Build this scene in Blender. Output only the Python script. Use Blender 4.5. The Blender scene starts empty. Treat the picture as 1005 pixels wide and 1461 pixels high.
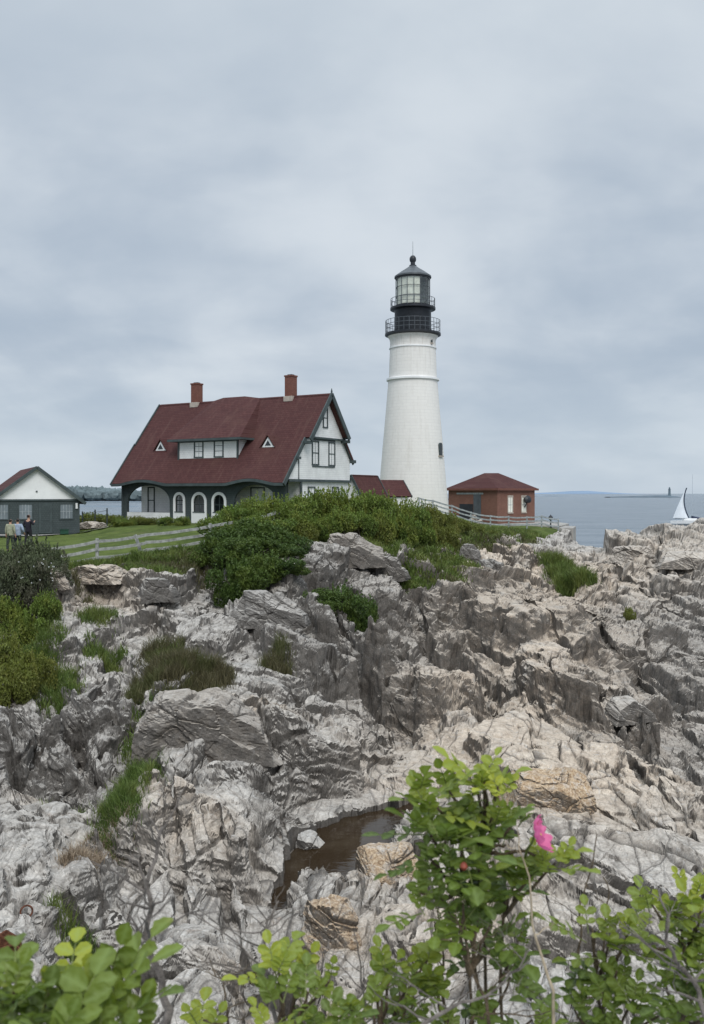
import bpy, bmesh, math, random
import numpy as np
from mathutils import Vector, Matrix, noise as mnoise
random.seed(7)
RNG = np.random.default_rng(11)
scene = bpy.context.scene
COL = scene.collection
F = 1300.0; CX = 502.5; HY = 704.0; CZ = 10.5      # camera geometry: eye 10.5 m above the sea, looking along +Y

def at(px, py, D):
    return Vector(((px-CX)/F*D, D, CZ+(HY-py)/F*D))

# ------------------------------------------------------------------ helpers
def mesh_np(name, verts, faces, mat=None, parent=None, smooth=False, link=True):
    """verts (N,3), faces (M,4) or (M,3) numpy -> object"""
    me = bpy.data.meshes.new(name)
    verts = np.asarray(verts, np.float32); faces = np.asarray(faces, np.int32)
    n = faces.shape[1]
    me.vertices.add(len(verts)); me.vertices.foreach_set('co', verts.ravel())
    me.loops.add(faces.size); me.loops.foreach_set('vertex_index', faces.ravel())
    me.polygons.add(len(faces))
    me.polygons.foreach_set('loop_start', np.arange(0, faces.size, n, dtype=np.int32))
    me.update(calc_edges=True)
    me.polygons.foreach_set('use_smooth', np.full(len(faces), smooth))
    if mat: me.materials.append(mat)
    o = bpy.data.objects.new(name, me)
    if link: COL.objects.link(o)
    if parent: o.parent = parent
    return o

def attr(o, name, arr, kind='FLOAT', dom='POINT'):
    a = o.data.attributes.new(name, kind, dom)
    if kind == 'FLOAT': a.data.foreach_set('value', np.asarray(arr, np.float32).ravel())
    else: a.data.foreach_set('color', np.asarray(arr, np.float32).ravel())

def attr_vec(o, name, arr):
    a = o.data.attributes.new(name, 'FLOAT_VECTOR', 'POINT'); a.data.foreach_set('vector', np.asarray(arr, np.float32).ravel())

class MB:
    """collects boxes, prisms, tubes and lathes and links them as ONE mesh object"""
    def __init__(s): s.v = []; s.f = []
    def add(s, vs, fs):
        b = len(s.v); s.v += [tuple(p) for p in vs]; s.f += [tuple(i+b for i in f) for f in fs]
        return s
    def box(s, x0, x1, y0, y1, z0, z1):
        vs = [(x, y, z) for z in (z0, z1) for y in (y0, y1) for x in (x0, x1)]
        return s.add(vs, [(0,2,3,1),(4,5,7,6),(0,1,5,4),(2,6,7,3),(0,4,6,2),(1,3,7,5)])
    def prism(s, poly, d):
        """poly: list of 3-D points (planar), d: extrusion vector"""
        n = len(poly); d = Vector(d)
        vs = [Vector(p) for p in poly] + [Vector(p)+d for p in poly]
        fs = [tuple(range(n))[::-1], tuple(range(n, 2*n))] + [(i, (i+1)%n, n+(i+1)%n, n+i) for i in range(n)]
        return s.add(vs, fs)
    def bar(s, a, b, w, h=None, up=(0,0,1)):
        a = Vector(a); b = Vector(b); h = h or w
        d = (b-a).normalized(); u = Vector(up)
        if abs(d.dot(u)) > .98: u = Vector((0,1,0))
        r = d.cross(u).normalized(); u = r.cross(d)
        vs = [p + r*sx*w/2 + u*sy*h/2 for p in (a, b) for sx, sy in ((-1,-1),(1,-1),(1,1),(-1,1))]
        return s.add(vs, [(0,3,2,1),(4,5,6,7),(0,1,5,4),(1,2,6,5),(2,3,7,6),(3,0,4,7)])
    def tube(s, pts, rad, n=7):
        pts = [Vector(p) for p in pts]; rings = []
        m = len(pts); rs = rad if isinstance(rad, (list, tuple)) else [rad]*m
        u = None
        for i, p in enumerate(pts):
            d = (pts[min(i+1, m-1)] - pts[max(i-1, 0)]).normalized()
            if u is None: u = d.orthogonal().normalized()
            u = (u - d*u.dot(d)).normalized(); w = d.cross(u)
            rings.append([p + (u*math.cos(2*math.pi*k/n) + w*math.sin(2*math.pi*k/n))*rs[i] for k in range(n)])
        vs = [q for r in rings for q in r]
        fs = [(i*n+k, i*n+(k+1)%n, (i+1)*n+(k+1)%n, (i+1)*n+k) for i in range(m-1) for k in range(n)]
        fs += [tuple(range(n))[::-1], tuple((m-1)*n+k for k in range(n))]
        return s.add(vs, fs)
    def lathe(s, prof, n=48, c=(0,0,0), cap=True):
        vs = [(c[0]+r*math.cos(2*math.pi*k/n), c[1]+r*math.sin(2*math.pi*k/n), c[2]+z) for r, z in prof for k in range(n)]
        m = len(prof)
        fs = [(i*n+k, i*n+(k+1)%n, (i+1)*n+(k+1)%n, (i+1)*n+k) for i in range(m-1) for k in range(n)]
        if cap: fs += [tuple(range(n))[::-1], tuple((m-1)*n+k for k in range(n))]
        return s.add(vs, fs)
    def build(s, name, mat, parent=None, smooth=False, bevel=0, label=None):
        me = bpy.data.meshes.new(name); me.from_pydata(s.v, [], s.f); me.update()
        if smooth:
            me.polygons.foreach_set('use_smooth', [True]*len(me.polygons))
            me.set_sharp_from_angle(angle=math.radians(38))
        me.materials.append(mat)
        o = bpy.data.objects.new(name, me); COL.objects.link(o)
        if parent: o.parent = parent
        if bevel:
            b = o.modifiers.new('b', 'BEVEL'); b.width = bevel; b.segments = 2; b.limit_method = 'ANGLE'
        if label: o['label'] = label
        return o
    def each(s, name, mat, parent, **k):
        """one object for every loose piece"""
        n = len(s.v); par = list(range(n))
        def fd(i):
            while par[i] != i: par[i] = par[par[i]]; i = par[i]
            return i
        for f in s.f:
            for q in f[1:]: par[fd(q)] = fd(f[0])
        gr = {}
        for f in s.f: gr.setdefault(fd(f[0]), []).append(f)
        out = []
        for fs in gr.values():
            ids = sorted({q for f in fs for q in f}); mp = {a: i for i, a in enumerate(ids)}
            m = MB(); m.v = [s.v[i] for i in ids]; m.f = [tuple(mp[q] for q in f) for f in fs]; out.append(m.build(name, mat, parent, **k))
        return out

def tag(o, label=None, cat=None, group=None, kind=None):
    if label: o['label'] = label
    if cat: o['category'] = cat
    if group: o['group'] = group
    if kind: o['kind'] = kind
    return o
def empty(name, loc=(0,0,0), rz=0.0, **k):
    o = bpy.data.objects.new(name, None); o.empty_display_size = .2; COL.objects.link(o)
    o.location = loc; o.rotation_euler = (0, 0, rz); tag(o, **k); return o
def copy_tree(o, parent=None):
    c = o.copy(); COL.objects.link(c); c.parent = parent
    for ch in [x for x in o.children]: copy_tree(ch, c)
    return c

# ------------------------------------------------------------------ materials
def newmat(name):
    m = bpy.data.materials.new(name); m.use_nodes = True
    nt = m.node_tree; nt.nodes.clear()
    out = nt.nodes.new('ShaderNodeOutputMaterial'); b = nt.nodes.new('ShaderNodeBsdfPrincipled')
    nt.links.new(b.outputs[0], out.inputs[0])
    return m, nt, b, out
class NG:
    def __init__(s, nt): s.nt = nt
    def n(s, t, **kw):
        x = s.nt.nodes.new(t)
        for k, v in kw.items(): setattr(x, k, v)
        return x
    def L(s, a, b): s.nt.links.new(a, b)
    def put(s, sock, v):
        if isinstance(v, bpy.types.NodeSocket): s.L(v, sock)
        elif v is not None: sock.default_value = v
    def noise(s, vec, scale, detail=4, rough=.55, dist=0.0):
        x = s.n('ShaderNodeTexNoise'); s.put(x.inputs['Vector'], vec)
        x.inputs['Scale'].default_value = scale; x.inputs['Detail'].default_value = detail
        x.inputs['Roughness'].default_value = rough; x.inputs['Distortion'].default_value = dist
        return x.outputs['Fac']
    def ramp(s, v, a, b, lo=0.0, hi=1.0):
        x = s.n('ShaderNodeMapRange'); x.interpolation_type = 'SMOOTHSTEP'
        s.put(x.inputs[0], v); x.inputs[1].default_value = a; x.inputs[2].default_value = b
        x.inputs[3].default_value = lo; x.inputs[4].default_value = hi
        return x.outputs[0]
    def math(s, op, a, b=None, c=None, clamp=False):
        x = s.n('ShaderNodeMath', operation=op); x.use_clamp = clamp
        s.put(x.inputs[0], a)
        if b is not None: s.put(x.inputs[1], b)
        if c is not None: s.put(x.inputs[2], c)
        return x.outputs[0]
    def mix(s, f, a, b, mode='MIX'):
        x = s.n('ShaderNodeMix', data_type='RGBA', blend_type=mode)
        s.put(x.inputs[0], f); s.put(x.inputs[6], a if isinstance(a, bpy.types.NodeSocket) else (*a, 1))
        s.put(x.inputs[7], b if isinstance(b, bpy.types.NodeSocket) else (*b, 1))
        return x.outputs[2]
    def mapping(s, vec, scale=(1,1,1), rot=(0,0,0)):
        x = s.n('ShaderNodeMapping'); s.put(x.inputs[0], vec)
        x.inputs['Scale'].default_value = scale; x.inputs['Rotation'].default_value = rot
        return x.outputs[0]
    def obj(s): return s.n('ShaderNodeTexCoord').outputs['Object']
    def bump(s, h, strength, dist, normal=None):
        x = s.n('ShaderNodeBump'); x.inputs['Strength'].default_value = strength; x.inputs['Distance'].default_value = dist
        s.put(x.inputs['Height'], h)
        if normal is not None: s.L(normal, x.inputs['Normal'])
        return x.outputs[0]
    def attr(s, name, out='Fac'):
        x = s.n('ShaderNodeAttribute'); x.attribute_name = name; return x.outputs[out]

def paint(name, col, rough=.6, var=.12, nscale=1.5, spec=.3, metal=0.0, bump=0.0, bscale=30, stretch=(1,1,1)):
    m, nt, b, out = newmat(name); g = NG(nt)
    o = g.mapping(g.obj(), stretch)
    f = g.noise(o, nscale, 6, .6)
    dark = tuple(c*(1-var*1.6) for c in col); lite = tuple(min(1, c*(1+var)) for c in col)
    f = g.ramp(f, .3, .7)
    g.L(g.mix(f, dark, lite), b.inputs['Base Color'])
    b.inputs['Roughness'].default_value = rough; b.inputs['Specular IOR Level'].default_value = spec
    b.inputs['Metallic'].default_value = metal
    if bump: g.L(g.bump(g.noise(o, bscale, 4), bump, .02), b.inputs['Normal'])
    return m

def brick_mat(name, c1, c2, mortar, scale, bw=.5, rh=.25, ms=.02, bump=.3, rough=.85, vert=True, offset=.5):
    m, nt, b, out = newmat(name); g = NG(nt)
    o = g.obj(); sp = g.n('ShaderNodeSeparateXYZ'); g.L(o, sp.inputs[0])
    cb = g.n('ShaderNodeCombineXYZ')
    g.L(g.math('ADD', sp.outputs[0], sp.outputs[1]), cb.inputs[0]); g.L(sp.outputs[2], cb.inputs[1])
    br = g.n('ShaderNodeTexBrick'); g.L(cb.outputs[0], br.inputs['Vector'])
    br.inputs['Color1'].default_value = (*c1, 1); br.inputs['Color2'].default_value = (*c2, 1)
    br.inputs['Mortar'].default_value = (*mortar, 1); br.inputs['Scale'].default_value = scale
    br.inputs['Mortar Size'].default_value = ms; br.inputs['Brick Width'].default_value = bw; br.inputs['Row Height'].default_value = rh
    br.offset = offset
    f = g.ramp(g.noise(o, .9, 6, .65), .25, .75)
    c = g.mix(g.math('MULTIPLY', f, .45), br.outputs['Color'], tuple(x*.5 for x in c1))
    g.L(c, b.inputs['Base Color']); b.inputs['Roughness'].default_value = rough
    b.inputs['Specular IOR Level'].default_value = .2
    g.L(g.bump(g.math('SUBTRACT', 1.0, br.outputs['Fac']), bump, .01), b.inputs['Normal'])
    return m

def rock_material():
    m, nt, b, out = newmat('rock'); g = NG(nt)
    o = g.obj(); geo = g.n('ShaderNodeNewGeometry')
    nz = g.n('ShaderNodeSeparateXYZ'); g.L(geo.outputs['True Normal'], nz.inputs[0]); nz = nz.outputs[2]
    tint = g.n('ShaderNodeAttribute'); tint.attribute_name = 'tint'
    ts = g.n('ShaderNodeSeparateColor'); g.L(tint.outputs['Color'], ts.inputs[0])
    tan, dark, orange = ts.outputs[0], ts.outputs[1], ts.outputs[2]
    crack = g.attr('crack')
    big = g.noise(o, .5, 5, .6)
    med = g.noise(o, 3.2, 8, .68, .4)
    fine = g.noise(o, 22, 6, .7)
    wob = g.noise(o, .8, 3, .5)
    def along(vec, k, w=0.0):
        x = g.n('ShaderNodeVectorMath', operation='DOT_PRODUCT'); g.L(o, x.inputs[0]); x.inputs[1].default_value = vec
        v = g.math('MULTIPLY', x.outputs['Value'], k)
        return g.math('ADD', v, g.math('MULTIPLY', wob, w)) if w else v
    sv = g.n('ShaderNodeCombineXYZ')
    g.L(along((.139,.990,0), .45), sv.inputs[0]); g.L(along((.858,-.121,-.5), .7), sv.inputs[1]); g.L(along((-.495,.070,-.866), 8.0, 2.5), sv.inputs[2])
    strat = g.noise(sv.outputs[0], 1.0, 6, .62, .15)
    # weathered pale grey
    c = g.mix(g.ramp(med, .32, .62), (.25,.240,.225), (.53,.505,.47))
    c = g.mix(g.math('MULTIPLY', g.ramp(strat, .34, .58, 1, 0), .50), c, (.21,.197,.18))
    # warm buff areas
    tf = g.math('MULTIPLY', tan, g.ramp(big, .25, .5, .35, 1), clamp=True)
    c = g.mix(g.math('MULTIPLY', tf, .95), c, g.mix(g.ramp(med, .3, .7), (.42,.34,.265), (.64,.545,.44)))
    # small rusty freckles
    c = g.mix(g.math('MULTIPLY', g.ramp(g.noise(o, 1.7, 7, .75), .60, .72), .38), c, (.30,.185,.11))
    of = g.math('MULTIPLY', orange, g.ramp(g.noise(o, 4.5, 5, .7), .28, .55), clamp=True)
    c = g.mix(of, c, g.mix(g.ramp(fine, .35, .65), (.33,.21,.115), (.52,.41,.285)))
    # quartz veins
    vein = g.noise(g.mapping(o, (1, 1, 1), (.4, .9, .2)), 1.1, 3, .5, 1.2)
    vf = g.ramp(g.math('ABSOLUTE', g.math('SUBTRACT', vein, .5)), 0.0, .012, 1, 0)
    c = g.mix(g.math('MULTIPLY', vf, .5), c, (.56,.545,.52))
    # dark lichen / stain plus painted shade, on steep faces and in the dark zones
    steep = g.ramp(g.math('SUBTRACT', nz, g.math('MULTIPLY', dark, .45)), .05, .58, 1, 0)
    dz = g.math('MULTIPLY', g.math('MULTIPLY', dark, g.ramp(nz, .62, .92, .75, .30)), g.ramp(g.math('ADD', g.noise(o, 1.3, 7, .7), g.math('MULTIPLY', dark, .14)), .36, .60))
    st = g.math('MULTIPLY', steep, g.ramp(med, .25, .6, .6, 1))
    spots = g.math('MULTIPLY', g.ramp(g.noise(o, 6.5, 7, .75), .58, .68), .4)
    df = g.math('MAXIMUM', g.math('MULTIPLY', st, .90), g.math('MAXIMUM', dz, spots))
    df = g.math('MAXIMUM', df, g.math('MULTIPLY', crack, g.ramp(nz, .15, .55, .3, .95)), clamp=True)  # crevice shade painted into the cracks along with dirt and the wet pool rim
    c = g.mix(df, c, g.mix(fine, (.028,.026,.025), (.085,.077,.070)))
    # fine grain
    c = g.mix(.5, c, g.mix(g.ramp(fine, .3, .7), (.30,.30,.30), (.70,.70,.70)), 'OVERLAY')
    g.L(c, b.inputs['Base Color'])
    b.inputs['Roughness'].default_value = .88; b.inputs['Specular IOR Level'].default_value = .25
    h = g.math('ADD', g.math('MULTIPLY', strat, .6), g.math('MULTIPLY', med, .8))
    n1 = g.bump(h, .5, .07)
    n2 = g.bump(fine, .6, .02, n1)
    g.L(n2, b.inputs['Normal'])
    return m

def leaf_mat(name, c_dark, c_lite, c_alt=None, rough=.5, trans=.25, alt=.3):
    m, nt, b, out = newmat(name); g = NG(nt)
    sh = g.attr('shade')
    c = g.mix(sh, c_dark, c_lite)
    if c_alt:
        oi = g.n('ShaderNodeObjectInfo').outputs['Random']
        f = g.math('MULTIPLY', g.ramp(g.noise(g.obj(), 1.2, 3), .45, .6), alt)
        f = g.math('ADD', f, g.math('MULTIPLY', oi, .25), clamp=True)
        c = g.mix(f, c, c_alt)
    g.L(c, b.inputs['Base Color']); b.inputs['Roughness'].default_value = rough
    b.inputs['Specular IOR Level'].default_value = .3
    tr = g.n('ShaderNodeBsdfTranslucent'); g.L(c, tr.inputs['Color'])
    mx = g.n('ShaderNodeMixShader'); mx.inputs[0].default_value = trans
    g.L(b.outputs[0], mx.inputs[1]); g.L(tr.outputs[0], mx.inputs[2]); g.L(mx.outputs[0], out.inputs[0])
    return m

def glass_mat(name, col=(.03,.035,.04), rough=.08):
    m, nt, b, out = newmat(name); g = NG(nt)
    f = g.noise(g.obj(), 1.1, 3)
    g.L(g.mix(f, tuple(c*.6 for c in col), tuple(c*1.5 for c in col)), b.inputs['Base Color'])
    b.inputs['Roughness'].default_value = rough; b.inputs['Specular IOR Level'].default_value = .3
    return m

M = {}
M['rock'] = rock_material()
M['white'] = paint('white_paint', (.80,.81,.81), .55, .05, .8)
M['shingle_white'] = brick_mat('white_shingle', (.87,.875,.87), (.83,.84,.84), (.60,.62,.63), 1.0, .16, .14, .008, .25, .7)
M['trim'] = paint('dark_green_grey_trim', (.060,.078,.080), .55, .15, 2)
M['shingle_dark'] = brick_mat('dark_shingle', (.075,.094,.096), (.062,.08,.082), (.035,.045,.046), 1.0, .18, .15, .008, .25, .75)
M['roof'] = None
M['brick'] = brick_mat('red_brick', (.23,.110,.082), (.19,.092,.070), (.22,.16,.13), 1.0, .24, .085, .006, .3)
M['chimney'] = brick_mat('chimney_brick', (.21,.080,.058), (.16,.062,.048), (.19,.13,.11), 1.0, .22, .08, .008, .3)
M['glass'] = glass_mat('window_glass')
M['black'] = paint('black_iron', (.017,.020,.026), .45, .2, 1.5, .4)
M['slate'] = paint('lantern_roof', (.075,.085,.095), .45, .15, 1.5, .4)
M['wood'] = paint('weathered_wood', (.34,.35,.33), .85, .22, 6, .2, bump=.4, bscale=40)
M['rail_grey'] = paint('grey_rail', (.33,.36,.37), .8, .2, 5, .2)
M['concrete'] = paint('concrete', (.36,.345,.32), .9, .18, 1.2, .2, bump=.4, bscale=8)
M['rust'] = paint('rusty_iron', (.12,.050,.03), .85, .35, 14, .2, bump=.6, bscale=30)
M['stone_trim'] = paint('stone_sill', (.42,.37,.32), .8, .12, 4)

def roof_material():
    m, nt, b, out = newmat('red_shingle_roof'); g = NG(nt)
    o = g.obj(); sp = g.n('ShaderNodeSeparateXYZ'); g.L(o, sp.inputs[0])
    cb = g.n('ShaderNodeCombineXYZ'); g.L(sp.outputs[0], cb.inputs[0]); g.L(sp.outputs[2], cb.inputs[1])
    br = g.n('ShaderNodeTexBrick'); g.L(cb.outputs[0], br.inputs['Vector'])
    br.inputs['Color1'].default_value = (.070,.031,.031,1); br.inputs['Color2'].default_value = (.092,.041,.039,1)
    br.inputs['Mortar'].default_value = (.05,.016,.015,1); br.inputs['Scale'].default_value = 1
    br.inputs['Brick Width'].default_value = .33; br.inputs['Row Height'].default_value = .15; br.inputs['Mortar Size'].default_value = .012
    f = g.ramp(g.noise(o, .7, 7, .7), .3, .7)
    c = g.mix(g.math('MULTIPLY', f, .35), br.outputs['Color'], (.070,.034,.032))
    streak = g.ramp(g.noise(g.mapping(o, (2.5,.3,.35)), 1, 5, .6), .5, .75)
    c = g.mix(g.math('MULTIPLY', streak, .40), c, (.135,.078,.066))
    c = g.mix(g.math('MULTIPLY', g.ramp(g.noise(o, .35, 4, .6), .5, .7), .3), c, (.115,.060,.048))
    g.L(c, b.inputs['Base Color']); b.inputs['Roughness'].default_value = .9; b.inputs['Specular IOR Level'].default_value = .15
    g.L(g.bump(g.math('SUBTRACT', 1.0, br.outputs['Fac']), .3, .015), b.inputs['Normal'])
    return m
M['roof'] = roof_material()

def tower_material():
    m, nt, b, out = newmat('whitewashed_masonry'); g = NG(nt)
    o = g.obj(); sp = g.n('ShaderNodeSeparateXYZ'); g.L(o, sp.inputs[0])
    ang = g.math('ARCTAN2', sp.outputs[1], sp.outputs[0])
    cb = g.n('ShaderNodeCombineXYZ'); g.L(g.math('MULTIPLY', ang, 2.8), cb.inputs[0]); g.L(sp.outputs[2], cb.inputs[1])
    br = g.n('ShaderNodeTexBrick'); g.L(cb.outputs[0], br.inputs['Vector'])
    br.inputs['Color1'].default_value = (.77,.755,.72,1); br.inputs['Color2'].default_value = (.745,.73,.695,1)
    br.inputs['Mortar'].default_value = (.71,.70,.67,1); br.inputs['Scale'].default_value = 1
    br.inputs['Brick Width'].default_value = .75; br.inputs['Row Height'].default_value = .3; br.inputs['Mortar Size'].default_value = .02
    n = g.noise(o, 2.0, 7, .7); st = g.noise(g.mapping(o, (3,3,.25)), 1.0, 5, .6)
    c = g.mix(g.math('MULTIPLY', g.ramp(st, .48, .75), .25), br.outputs['Color'], (.50,.475,.425))
    under = g.math('MULTIPLY', g.ramp(sp.outputs[2], 13.5, 16.6), g.ramp(g.noise(g.mapping(o, (5,5,.2)), 1.0, 5, .6), .48, .68))
    c = g.mix(g.math('MULTIPLY', under, .25), c, (.36,.30,.235))
    c = g.mix(g.math('MULTIPLY', g.ramp(n, .55, .75), .3), c, (.56,.545,.51))
    g.L(c, b.inputs['Base Color']); b.inputs['Roughness'].default_value = .75; b.inputs['Specular IOR Level'].default_value = .2
    h = g.math('ADD', g.math('SUBTRACT', 1.0, br.outputs['Fac']), g.math('MULTIPLY', n, 1.5))
    g.L(g.bump(h, .4, .025), b.inputs['Normal'])
    return m
M['tower'] = tower_material()

# ------------------------------------------------------------------ terrain
PXC = np.array([-260, -100, 0, 100, 200, 300, 400, 500, 600, 700, 800, 900, 1000, 1120, 1300], float)
DR = np.array([1.5, 2.6, 4, 6, 8, 11, 14, 17, 20, 24, 28, 33, 38, 44, 50, 58, 66, 76, 90, 110, 150], float)
def y2z(y, D): return CZ+(HY-y)/F*D
def colz(ys):      # list of (D, py) with py>100, or (D, z) with small numbers
    return [v if v < 100 else y2z(v, D) for D, v in zip(DR, ys)]
T = [
 [8.7,8.35,7.2,5.8,5.3,5.2,4.9,4.7,4.7,5.0,5.6,6.0,6.7,7.5,7.6,7.6,7.6,7.5,6,-2,-6],
 [8.7,8.35,7.2,5.8,5.3,5.2,4.9,4.7,4.7,5.0,5.6,6.0,6.7,7.5,7.6,7.6,7.6,7.5,6,-2,-6],
 [8.7,8.35,7.2,5.8,5.3,1330,1230,1150,1080,1000,930,880,835,790,780,772,762,756,6,-2,-6],
 [8.7,8.35,6.8,5.2,4.7,1385,1255,1170,1130,1040,950,875,815,790,779,769,762,755,6.5,-2,-6],
 [8.7,8.35,6.4,4.8,4.3,1440,1310,1180,1110,1000,950,890,830,785,768,758,749,743,7,-2,-6],
 [8.7,8.35,6.0,4.4,4.0,1440,1330,1190,1085,1000,935,880,840,780,757,752,8.26,8.26,7.5,-2,-6],
 [8.7,8.35,5.8,3.9,3.4,3.1,3.1,3.4,4.1,4.5,4.8,5.8,6.8,8.05,8.6,8.45,8.3,8.3,7.6,-1,-6],
 [8.7,8.35,5.8,4.0,3.5,3.4,3.3,3.1,3.1,3.5,3.8,4.3,5.1,7.0,8.35,8.7,8.6,8.7,8.3,2,-6],
 [8.7,8.35,5.9,4.3,3.9,3.8,3.75,3.6,3.2,3.4,3.35,3.5,3.9,5.0,7.0,8.3,8.7,8.9,8.9,5,-6],
 [8.7,8.35,5.9,4.5,4.2,1450,4.0,4.1,4.2,1070,1030,970,920,880,840,800,772,757,750,6,-6],
 [8.7,8.35,6.0,4.6,4.2,1430,4.0,4.0,1130,1075,1020,970,920,880,850,818,796,776,758,-1,-6],
 [8.7,8.35,6.0,4.6,4.2,1430,1310,1210,1130,1070,1040,1000,940,900,860,812,763,5.0,-1,-4,-6],
 [8.7,8.35,6.0,4.6,4.2,1430,1310,1200,1150,1120,1060,1000,950,900,850,774,743,6.0,-1,-4,-6],
 [8.7,8.35,6.0,4.5,4.2,1430,1310,1200,1160,1130,1070,1010,955,900,850,774,743,6.0,-1,-4,-6],
 [8.7,8.35,6.0,4.5,4.2,3.9,3.6,3.2,2.8,2.4,2.2,2.2,2.4,3.0,4.0,5.0,6.0,4.0,-2,-4,-6],
]
ZT = np.array([colz(r) for r in T])                     # [column][distance]
KC = (PXC-CX)/F; LD = np.log(DR)
def cubic_w(xs, q):
    """Catmull-Rom style (non-uniform hermite) weights"""
    i = np.clip(np.searchsorted(xs, q)-1, 0, len(xs)-2)
    t = (q-xs[i])/(xs[i+1]-xs[i]); return i, np.clip(t, 0, 1)
def slopes(xs, Z, ax):
    d = np.diff(Z, axis=ax)/np.diff(xs).reshape([-1 if a == ax else 1 for a in range(Z.ndim)])
    out = np.zeros_like(Z)
    sl = [slice(None)]*Z.ndim
    def S(a, b): s = list(sl); s[ax] = slice(a, b); return tuple(s)
    a, b = d[S(0, -1)], d[S(1, None)]
    same = (a*b) > 0
    out[S(1, -1)] = np.where(same, 2*a*b/np.where(same, a+b, 1), (a+b)*.18)    # monotone-ish: no overshoot
    out[S(0, 1)] = d[S(0, 1)]; out[S(-1, None)] = d[S(-1, None)]
    return out
MD = slopes(LD, ZT, 1)
def base_z(x, y):
    y = np.maximum(y, 1.2); k = x/y; l = np.log(y)
    i, t = cubic_w(KC, np.clip(k, KC[0], KC[-1])); j, s = cubic_w(LD, np.clip(l, LD[0], LD[-1]))
    hD = LD[j+1]-LD[j]
    h00 = 2*s**3-3*s**2+1; h10 = s**3-2*s**2+s; h01 = -2*s**3+3*s**2; h11 = s**3-s**2
    def colv(ii):
        ii = np.clip(ii, 0, len(KC)-1)
        return h00*ZT[ii, j]+h10*hD*MD[ii, j]+h01*ZT[ii, j+1]+h11*hD*MD[ii, j+1]
    z0, z1, z2, z3 = colv(i-1), colv(i), colv(i+1), colv(i+2)
    m1 = (z2-z0)*.35; m2 = (z3-z1)*.35
    return (2*t**3-3*t**2+1)*z1+(t**3-2*t**2+t)*m1+(-2*t**3+3*t**2)*z2+(t**3-t**2)*m2

def hash3(ix, iy, iz, seed):
    h = (ix.astype(np.uint32)*np.uint32(374761393)) ^ (iy.astype(np.uint32)*np.uint32(668265263)) ^ (iz.astype(np.uint32)*np.uint32(2246822519)) ^ np.uint32(seed*2654435761 % 4294967296)
    h = (h ^ (h >> np.uint32(15)))*np.uint32(2246822519); h = (h ^ (h >> np.uint32(13)))*np.uint32(3266489917)
    return h ^ (h >> np.uint32(16))
def vnoise(p, scale, seed):
    q = p*scale; i = np.floor(q).astype(np.int64); f = (q-i).astype(np.float32); f = f*f*(3-2*f)
    out = 0
    for dx in (0, 1):
        for dy in (0, 1):
            for dz in (0, 1):
                h = hash3(i[:,0]+dx, i[:,1]+dy, i[:,2]+dz, seed).astype(np.float32)/np.float32(4294967295)
                w = (f[:,0] if dx else 1-f[:,0])*(f[:,1] if dy else 1-f[:,1])*(f[:,2] if dz else 1-f[:,2])
                out = out+h*w
    return out*2-1
def fbm(p, scale, seed, oct=4):
    return sum(vnoise(p, scale*2**o, seed+o)*.5**o for o in range(oct))
def voro(q, seed, jit=.85):
    """q (N,3) in cell units -> (F, randoms, offset) of the nearest and of the second nearest cell"""
    N = len(q); i0 = np.floor(q).astype(np.int64); q = q.astype(np.float32)
    F1 = np.full(N, 9., np.float32); F2 = np.full(N, 9., np.float32)
    H1 = np.zeros(N, np.uint32); H2 = np.zeros(N, np.uint32)
    O1 = np.zeros((3, N), np.float32); O2 = np.zeros((3, N), np.float32)
    for dx in (-1, 0, 1):
        for dy in (-1, 0, 1):
            for dz in (-1, 0, 1):
                a, b, c = i0[:,0]+dx, i0[:,1]+dy, i0[:,2]+dz
                h = hash3(a, b, c, seed)
                ox = q[:,0]-a-(((h & 1023).astype(np.float32)/1023-.5)*jit+.5)
                oy = q[:,1]-b-((((h >> 10) & 1023).astype(np.float32)/1023-.5)*jit+.5)
                oz = q[:,2]-c-((((h >> 20) & 1023).astype(np.float32)/1023-.5)*jit+.5)
                ax_, ay_, az_ = ox*ox, oy*oy, oz*oz; d = ax_*ax_+ay_*ay_+az_*az_
                n1 = np.nonzero(d < F1)[0]
                n2 = np.nonzero((d >= F1) & (d < F2))[0]
                F2[n1] = F1[n1]; H2[n1] = H1[n1]; O2[:, n1] = O1[:, n1]
                F1[n1] = d[n1]; H1[n1] = h[n1]; O1[0, n1] = ox[n1]; O1[1, n1] = oy[n1]; O1[2, n1] = oz[n1]
                F2[n2] = d[n2]; H2[n2] = h[n2]; O2[0, n2] = ox[n2]; O2[1, n2] = oy[n2]; O2[2, n2] = oz[n2]
    res = []
    for F_, H, O in ((F1, H1, O1), (F2, H2, O2)):
        r = hash3(H, H >> np.uint32(7), H >> np.uint32(3), seed+91)
        Rr = np.stack([(r & 1023), (r >> 10) & 1023, (r >> 20) & 1023], 1).astype(np.float32)/1023
        res.append((np.sqrt(np.sqrt(F_)), Rr, O.T))
    return res

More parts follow.
